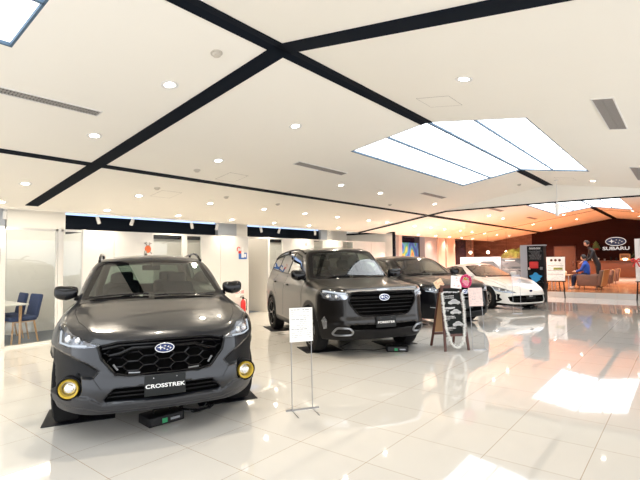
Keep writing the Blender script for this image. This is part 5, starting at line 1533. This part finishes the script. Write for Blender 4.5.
# ---- easels with boards
def easel(loc, rz, w_, z0, z1, label_e, label_b, seed, dots=True):
    t = thing('easel', label_e, 'easel', loc, rz)
    for sx in (-1, 1):
        MB().tube([(sx*(w_/2 + .0), -.10, 0), (sx*(w_/2 - .14), .10, z1 + .02)], [.022, .016], 8).build('leg', M['black'], t)
    MB().tube([(0, .45, 0), (0, .12, z1 - .1)], [.02, .015], 8).build('rear_leg', M['black'], t)
    MB().box((-w_/2 - .02, -.09, z0 - .03), (w_/2 + .02, -.0, z0)).build('tray', M['black'], t)
    MB().tube([(-w_/2 + .03, -.07, .25), (w_/2 - .03, -.07, .25)], .012, 6).build('brace', M['black'], t)
    b = MB().box((-w_/2, -.006, 0), (w_/2, .006, (z1 - z0)), T(0, -.055, z0, math.radians(-6), 0, 0)).build('information_board', M['paper'])
    b.location = loc; b.rotation_euler = (0, 0, rz)
    tag(b, label_b, 'board')
    MXb = T(0, -.055, z0, math.radians(-6), 0, 0); H_ = z1 - z0
    rn = random.Random(seed); mb = MB(); tn = MB()
    if dots:
        for k in range(3):
            tn.lathe([(.001, 0), (.045, 0), (.045, .002), (.001, .002)], 16, MXb @ T(-w_*.22 + k*w_*.22, -.006, H_*.86, PI/2))
        tn.build('round_photo', M['darkwood'], b)
        pm = MB().box((-w_*.10, -.008, H_*.46), (w_*.38, -.006, H_*.55), MXb); pm.build('photo_strip', M['leafy'], b)
        for z in (.62, .42, .26): mb.box((-w_*.42, -.008, H_*z), (w_*.42, -.006, H_*z + .02), MXb)
    for i in range(16):
        z = H_*(.05 + .72*i/16); x = -w_*.42
        while x < w_*.38:
            l = rn.uniform(.02, .09)
            if rn.random() < .4: mb.box((x, -.0078, z), (min(x + l, w_*.42), -.006, z + .008), MXb)
            x += l + .015
    mb.build('printed_lines', M['inkgrey'], b)
    return t, b
easel((-3.60, 17.72, 0), -.12, .62, .60, 1.44, 'black wooden easel beyond the white coupe, holding the information board', 'white information board with three round photos on the far easel', 3)
easel((-.98, 17.95, 0), .10, .62, .62, 2.0, 'black easel at the right picture edge', 'tall white board with a red bow at the right picture edge', 8, False)
bw = thing('ribbon_bow', 'red ribbon bow on the left edge of the right-hand board', 'bow', (-1.26, 17.83, 1.28))
mb = MB()
for sg in (-1, 1):
    mb.tube([(0, 0, 0), (sg*.07, -.02, .06), (sg*.13, 0, .03), (sg*.11, 0, -.03), (sg*.03, -.01, -.01)], [.015, .03, .03, .025, .012], 8)
    mb.tube([(0, 0, 0), (sg*.05, 0, -.10), (sg*.09, 0, -.20)], [.014, .022, .018], 8)
mb.build('ribbon', M['red'], bw); MB().lathe([(.001, -.03), (.025, -.02), (.03, 0), (.025, .02), (.001, .03)], 12).build('knot', M['red'], bw)
# small round stand with leaflets behind the left easel
t = thing('leaflet_stand', 'small white leaflet stand behind the far easel', 'stand', (-4.35, 18.75, PZ))
MB().lathe([(.001, 0), (.16, 0), (.16, .02), (.02, .03), (.02, .55), (.17, .56), (.17, .58), (.001, .58)], 20, cap=False).build('pedestal', M['white'], t)
MB().box((-.10, -.02, .58), (.10, .02, .86), T(0, 0, 0, 0, 0, 0), .004).build('leaflet_holder', M['cardorange'], t)

# ---- counter, logo wall
M['counterwood'] = plank_mat('brown_counter_wood', (.17, .060, .028), (.15, .052, .024), 2.4, .5, .35, rot=(PI/2, 0, 0))
t = thing('service_counter', 'long brown wooden service counter before the dark wall', 'counter', (-.5, 27.2, PZ))
MB().box((-3.93, -.25, .16), (3.7, .35, .96), None, .004).build('front_panel', M['counterwood'], t)
MB().box((-3.98, -.32, .96), (3.75, .40, 1.0), None, .006).build('countertop', M['counterwood'], t)
MB().box((-3.88, -.20, 0), (3.65, .30, .16)).build('plinth', M['white'], t)
ct = PZ + 1.0
for i, (x, h, m_, nm, lb) in enumerate(((-3.98, .16, 'satin', 'bottle', 'silver bottle at the left end of the counter'), (-3.75, .12, 'white', 'cup', 'white cup near the left end of the counter'), (-3.50, .14, 'ink_white', 'cup', 'tall white cup on the counter behind the standing person'),
     (-3.22, .10, 'satin', 'cup', 'small grey cup on the counter below the glowing sign'), (-2.95, .20, 'black', 'coffee_jug', 'black coffee jug on the counter below the glowing sign'), (-2.72, .17, 'clad', 'bottle', 'dark bottle just left of the wooden box'), (-1.95, .13, 'white', 'cup', 'white cup right of the wooden box'))):
    o = MB().lathe([(.001, 0), (.04, 0), (.045, h*.6), (.035, h*.75), (.02, h*.85), (.02, h), (.001, h)] if nm == 'bottle' else [(.001, 0), (.035, 0), (.045, h), (.038, h), (.03, .01), (.001, .01)], 16, cap=False).build(nm, M[m_])
    o.location = (x, 27.05, ct); tag(o, lb, nm.replace('_', ' '))
t = thing('wooden_box', 'light wooden box with a lit opening on the counter below the sign', 'box', (-2.36, 27.15, ct))
MB().box((-.22, -.14, 0), (-.18, .14, .34)).box((.18, -.14, 0), (.22, .14, .34)).box((-.22, -.14, .30), (.22, .14, .34)).box((-.22, .10, 0), (.22, .14, .34)).box((-.22, -.14, 0), (.22, .14, .03)).box((-.22, -.14, .12), (.22, .10, .14)).build('case', M['wood'], t)
MB().box((-.08, -.10, .03), (.08, .0, .11)).build('glowing_label', M['globe'], t)
# glowing sign
t = thing('wall_sign', 'blue oval star emblem over glowing white letters on the dark wall', 'sign', (-2.84, Y1 - .02, 2.19))
t.scale = (.72, 1, .80)
M['signglow'] = emit_mat('backlit_letter_face', (1.0, .90, .84), .36)
M['signblue'] = mat('sign_blue', (.01, .03, .16), .3)
n = 48; OV = [(.60*math.cos(2*PI*k/n), .26*math.sin(2*PI*k/n)) for k in range(n)]
MW = Matrix(((1,0,0,0),(0,0,-1,-.02),(0,1,0,0),(0,0,0,1)))
MB().prism(OV, .04, MW).build('oval_face', M['signblue'], t)
MB().tube([(x*1.03, -.05, z*1.03) for x, z in OV], .022, 8, closed=True).build('oval_rim', M['signglow'], t)
mb = MB()
def star6(cx, cy, R, sx): mb.prism([(cx + sx*(R if i % 2 == 0 else R*.3)*math.cos(PI/2 + i*PI/4), cy + (R if i % 2 == 0 else R*.3)*math.sin(PI/2 + i*PI/4)) for i in range(8)], .05, MW)
star6(-.25, .02, .15, 1.5)
for (a, b) in ((.04, .10), (.25, .07), (.38, -.02), (.18, -.11), (-.0, -.07)): star6(a, b, .05, 1.4)
mb.build('star', M['signglow'], t)
text('sign_lettering', 'SUBARU', .30, M['signglow'], t, (0, -.05, -.46), (PI/2, 0, 0), .03, 1.5, bold=.004)
# little wall tree
t = thing('christmas_tree', 'small decorated christmas tree on the dark wall left of the sign', 'christmas tree', (-3.72, Y1 - .20, 1.78))
mb = MB(); rn = random.Random(8)
for (z0, r0, z1) in ((.06, .24, .26), (.18, .19, .36), (.30, .14, .48)): mb.lathe([(.001, z0 + .03), (r0, z0), (r0*.55, (z0+z1)/2), (.001, z1)], 14, cap=False)
mb.build('foliage', mat('tree_green', (.10, .22, .10), .6, nvar=.4, nscale=30, bump=.6), t)
MB().lathe([(.001, 0), (.10, 0), (.12, .06), (.001, .06)], 14, cap=False).build('red_pot', M['red'], t)
MB().box((-.15, -.12, -.02), (.15, .20, 0)).build('bracket_shelf', M['counterwood'], t)
mb = MB()
for k in range(16):
    a = rn.uniform(0, 2*PI); z = rn.uniform(.10, .42); r = .24*(1 - z/.52); mb.lathe([(.001, -.018), (.018, 0), (.001, .018)], 8, Matrix.Translation((r*math.cos(a), r*math.sin(a), z)), cap=False)
mb.build('bauble', M['cardorange'], t)

# ---- lounge furniture
M['brownfab'] = mat('brown_upholstery', (.16, .085, .06), .8, nvar=.15, nscale=60)
def armchair():
    t = thing('lounge_chair', '', 'armchair')
    MB().box((-.34, -.34, .22), (.36, .34, .42), None, .05).build('seat', M['brownfab'], t)
    for sg in (-1, 1): MB().box((-.36, sg*.34 - .05, .14), (.34, sg*.34 + .05, .60), None, .04).build('arm', M['brownfab'], t)
    MB().box((-.06, -.38, 0), (.06, .38, .64), T(.36, 0, .16, 0, math.radians(11), 0), .04).build('backrest', M['brownfab'], t)
    MB().box((-.01, -.36, 0), (.015, .36, .68), T(.44, 0, .14, 0, math.radians(11), 0)).build('back_shell', M['wood'], t)
    for sx in (-1, 1):
        for sy in (-1, 1): MB().tube([(sx*.30, sy*.30, 0), (sx*.28, sy*.28, .16)], [.014, .02], 8).build('leg', M['darkwood'], t)
    return t
a0_ = armchair()
for i, (x, y, r, lb) in enumerate(((-2.86, 19.85, -.15, 'brown upholstered armchair with the person in blue seated in it'), (-2.72, 21.9, .3, 'brown armchair behind the standing person, nearer of the empty pair'), (-2.72, 23.9, .3, 'brown armchair before the counter, farther of the empty pair'))):
    t = a0_ if i == 0 else copy_tree(a0_)
    t.location = (x, y, PZ); t.rotation_euler = (0, 0, r); t.scale = ((1, .92, .92) if i == 0 else (.72, .72, .85)); t['label'] = lb; t['category'] = 'armchair'; t['group'] = 'brown cafe armchairs'
t = thing('cafe_table', 'small pale cafe table before the seated person', 'table', (-3.78, 19.6, PZ))
MB().box((-.34, -.34, .52), (.34, .34, .55), None, .008).build('tabletop', M['wood'], t)
for sx in (-1, 1):
    for sy in (-1, 1): MB().tube([(sx*.29, sy*.29, 0), (sx*.29, sy*.29, .52)], .016, 8).build('leg', M['satin'], t)
o = MB().lathe([(.001, 0), (.035, 0), (.042, .10), (.036, .10), (.03, .01), (.001, .01)], 16, cap=False).build('cup', M['white']); o.location = (-3.88, 19.5, PZ + .55); tag(o, 'white cup on the small cafe table', 'cup')
o = MB().lathe([(.001, 0), (.05, 0), (.075, .05), (.07, .10), (.04, .13), (.001, .14)], 16, cap=False).build('table_lamp', M['cardorange']); o.location = (-3.68, 19.72, PZ + .55); tag(o, 'small round cream ornament on the cafe table', 'ornament')

# ---- people
def skinned(name, joints, edges, m, parent, sub=2):
    me = bpy.data.meshes.new(name); me.from_pydata([j[0] for j in joints], edges, [])
    o = bpy.data.objects.new(name, me); COL.objects.link(o)
    sk = o.modifiers.new('s', 'SKIN'); sk.use_smooth_shade = True
    ss = o.modifiers.new('u', 'SUBSURF'); ss.levels = sub; ss.render_levels = sub
    for i, j in enumerate(joints):
        me.skin_vertices[0].data[i].radius = j[1] if isinstance(j[1], tuple) else (j[1], j[1])
    me.skin_vertices[0].data[0].use_root = True
    bpy.context.view_layer.update()
    nm = bpy.data.meshes.new_from_object(o.evaluated_get(bpy.context.evaluated_depsgraph_get()))
    bpy.data.objects.remove(o)
    nm.materials.clear(); nm.materials.append(m)
    for p in nm.polygons: p.use_smooth = True
    ob = bpy.data.objects.new(name, nm); COL.objects.link(ob); ob.parent = parent
    return ob
M['skin'] = mat('skin', (.55, .33, .23), .6, nvar=.04)
M['hair'] = mat('black_hair', (.012, .010, .010), .5)
M['bluecloth'] = mat('royal_blue_sweater', (.015, .08, .42), .8, nvar=.15)
M['denim'] = mat('dark_jeans', (.015, .03, .08), .85, nvar=.2)
M['blackcloth'] = mat('black_suit', (.010, .010, .013), .7, nvar=.2)
M['lightshoe'] = mat('light_shoe', (.7, .66, .62), .6)
def hand(parent, base, d, up):
    d = Vector(d).normalized(); up = Vector(up).normalized(); s = d.cross(up).normalized(); base = Vector(base); mb = MB()
    mb.tube([base, base + d*.04, base + d*.085], [.022, .036, .034], 8)
    for k, (o_, L_) in enumerate(((-.028, .068), (-.010, .078), (.009, .072), (.026, .056))):
        p = base + d*.08 + s*o_; mb.tube([p, p + d*L_*.5 - up*.006, p + d*L_ - up*.022], [.0095, .009, .007], 6)
    p = base + d*.025 + s*(-.03); mb.tube([p, p + d*.03 - s*.022, p + d*.058 - s*.028 - up*.01], [.012, .011, .008], 6)
    return mb
def head(parent, c, fwd, tiltd=0.0, s=1.0):
    """head with face, ears and hair; c = centre, fwd = heading angle"""
    R_ = Matrix.Translation(c) @ Matrix.Rotation(fwd, 4, 'Z') @ Matrix.Rotation(tiltd, 4, 'Y')
    mb = MB(); n = 20; rows = 14; vs = []
    for i in range(rows + 1):
        ph = -PI/2 + PI*i/rows
        for k in range(n):
            a = 2*PI*k/n; x, y, z = math.cos(ph)*math.cos(a), math.cos(ph)*math.sin(a), math.sin(ph)
            w_ = 1 - .22*max(0, -z); X = x*.092*(w_ if x > 0 else 1); Y = y*.074*w_; Z = z*.115
            if x > .85 and abs(y) < .35 and -.25 < z < .10: X += .016*(1 - abs(y)/.35)      # nose
            if x > .7 and abs(abs(y) - .38) < .16 and .0 < z < .22: X -= .006                # eye sockets
            vs.append((X*s, Y*s, Z*s))
    fs = [(i*n+k, i*n+(k+1) % n, (i+1)*n+(k+1) % n, (i+1)*n+k) for i in range(rows) for k in range(n)]
    mb.add([R_ @ Vector(v) for v in vs], fs, True)
    for sg in (-1, 1): mb.lathe([(.001, -.008), (.018, -.004), (.02, .004), (.001, .008)], 10, R_ @ T(-.005, sg*.077, .0, PI/2) @ Matrix.Scale(1.4, 4, (0, 1, 0)), cap=False)
    hb = MB(); vs = []
    for i in range(rows + 1):
        ph = -PI/2 + PI*i/rows
        for k in range(n):
            a = 2*PI*k/n; x, y, z = math.cos(ph)*math.cos(a), math.cos(ph)*math.sin(a), math.sin(ph)
            vs.append(R_ @ Vector((x*.105 - .012, y*.088, z*.125 + .010)))
    f2 = []
    for i in range(rows):
        for k in range(n):
            a = 2*PI*(k+.5)/n; ph = -PI/2 + PI*(i+.5)/rows; x = math.cos(ph)*math.cos(a); z = math.sin(ph)
            if z > .42 or (x < .25 and z > -.35): f2.append((i*n+k, i*n+(k+1) % n, (i+1)*n+(k+1) % n, (i+1)*n+k))
    hb.add(vs, f2, True)
    ey = MB()
    for sg in (-1, 1): ey.lathe([(.001, -.006), (.008, 0), (.001, .006)], 8, R_ @ T(.080, sg*.030, .012), cap=False)
    ey.tube([R_ @ Vector((.082, -.02, -.052)), R_ @ Vector((.087, 0, -.053)), R_ @ Vector((.082, .02, -.052))], .004, 5)
    return mb, hb, ey
def person(label, loc, rz, J, E, body_m, parts, hands, hd):
    t = thing('person', label, 'person', loc, rz)
    b = skinned('body', J, E, body_m, t)
    for nm, jj, ee, mm in parts: skinned(nm, jj, ee, mm, t)
    for h in hands: hand(t, *h).build('hand', M['skin'], t)
    m1, h1, e1 = head(t, *hd); m1.build('head', M['skin'], t)
    h1.build('hair', M['hair'], t); e1.build('face_features', M['hair'], t)
    return t
# seated, facing -x; origin on the platform below the hips
J = [((0, 0, .50), (.15, .13)), ((.02, 0, .68), (.135, .11)), ((.0, 0, .88), (.15, .11)), ((-.03, 0, 1.00), (.09, .08)), ((-.05, 0, 1.08), (.05, .05)),
     ((-.02, -.19, .95), .06), ((-.10, -.24, .74), .048), ((-.32, -.14, .66), .036), ((-.02, .19, .95), .06), ((-.10, .24, .74), .048), ((-.32, .14, .68), .036)]
E = [(0,1),(1,2),(2,3),(3,4),(2,5),(5,6),(6,7),(2,8),(8,9),(9,10)]
LJ = [((.02, 0, .50), (.15, .12)), ((-.05, -.10, .50), .085), ((-.42, -.12, .50), .065), ((-.46, -.12, .10), .045), ((-.05, .10, .50), .085), ((-.42, .12, .50), .065), ((-.50, .12, .10), .045)]
LE = [(0,1),(1,2),(2,3),(0,4),(4,5),(5,6)]
SH = lambda x, y: ([((x + .02, y, .045), (.04, .04)), ((x - .10, y, .04), (.042, .032)), ((x - .20, y, .03), (.035, .024))], [(0,1),(1,2)])
s1, s2 = SH(-.44, -.12), SH(-.48, .12)
person('seated person in a blue sweater and dark jeans, arms on the cafe table', (-2.97, 19.85, PZ), -.15, J, E, M['bluecloth'],
       [('jeans', LJ, LE, M['denim']), ('shoe', s1[0], s1[1], M['lightshoe']), ('shoe', s2[0], s2[1], M['lightshoe'])],
       [((-.32, -.14, .66), (-1, .3, .05), (0, 0, 1)), ((-.32, .14, .68), (-1, -.3, .05), (0, 0, 1))], ((-.09, 0, 1.18), PI, .30))
# standing, leaning forward towards the table
J = [((0, 0, .92), (.15, .11)), ((-.08, 0, 1.14), (.14, .11)), ((-.20, 0, 1.42), (.16, .11)), ((-.27, 0, 1.54), (.08, .07)), ((-.31, 0, 1.61), (.05, .05)),
     ((-.19, -.20, 1.45), .062), ((-.28, -.25, 1.17), .05), ((-.46, -.18, 1.02), .036), ((-.19, .20, 1.45), .062), ((-.28, .25, 1.17), .05), ((-.48, .16, 1.04), .036),
     ((.02, -.10, .86), .09), ((-.02, -.11, .48), .065), ((.06, -.11, .09), .045), ((.02, .10, .86), .09), ((.04, .11, .48), .065), ((.14, .11, .09), .045)]
E = [(0,1),(1,2),(2,3),(3,4),(2,5),(5,6),(6,7),(2,8),(8,9),(9,10),(0,11),(11,12),(12,13),(0,14),(14,15),(15,16)]
s1, s2 = SH(.08, -.11), SH(.16, .11)
person('person in black leaning forward behind the seated person', (-2.72, 20.8, PZ), .35, J, E, M['blackcloth'],
       [('shoe', s1[0], s1[1], M['black']), ('shoe', s2[0], s2[1], M['black'])],
       [((-.46, -.18, 1.02), (-.8, .2, -.5), (0, 0, 1)), ((-.48, .16, 1.04), (-.8, -.2, -.5), (0, 0, 1))], ((-.36, 0, 1.74), PI, .40))
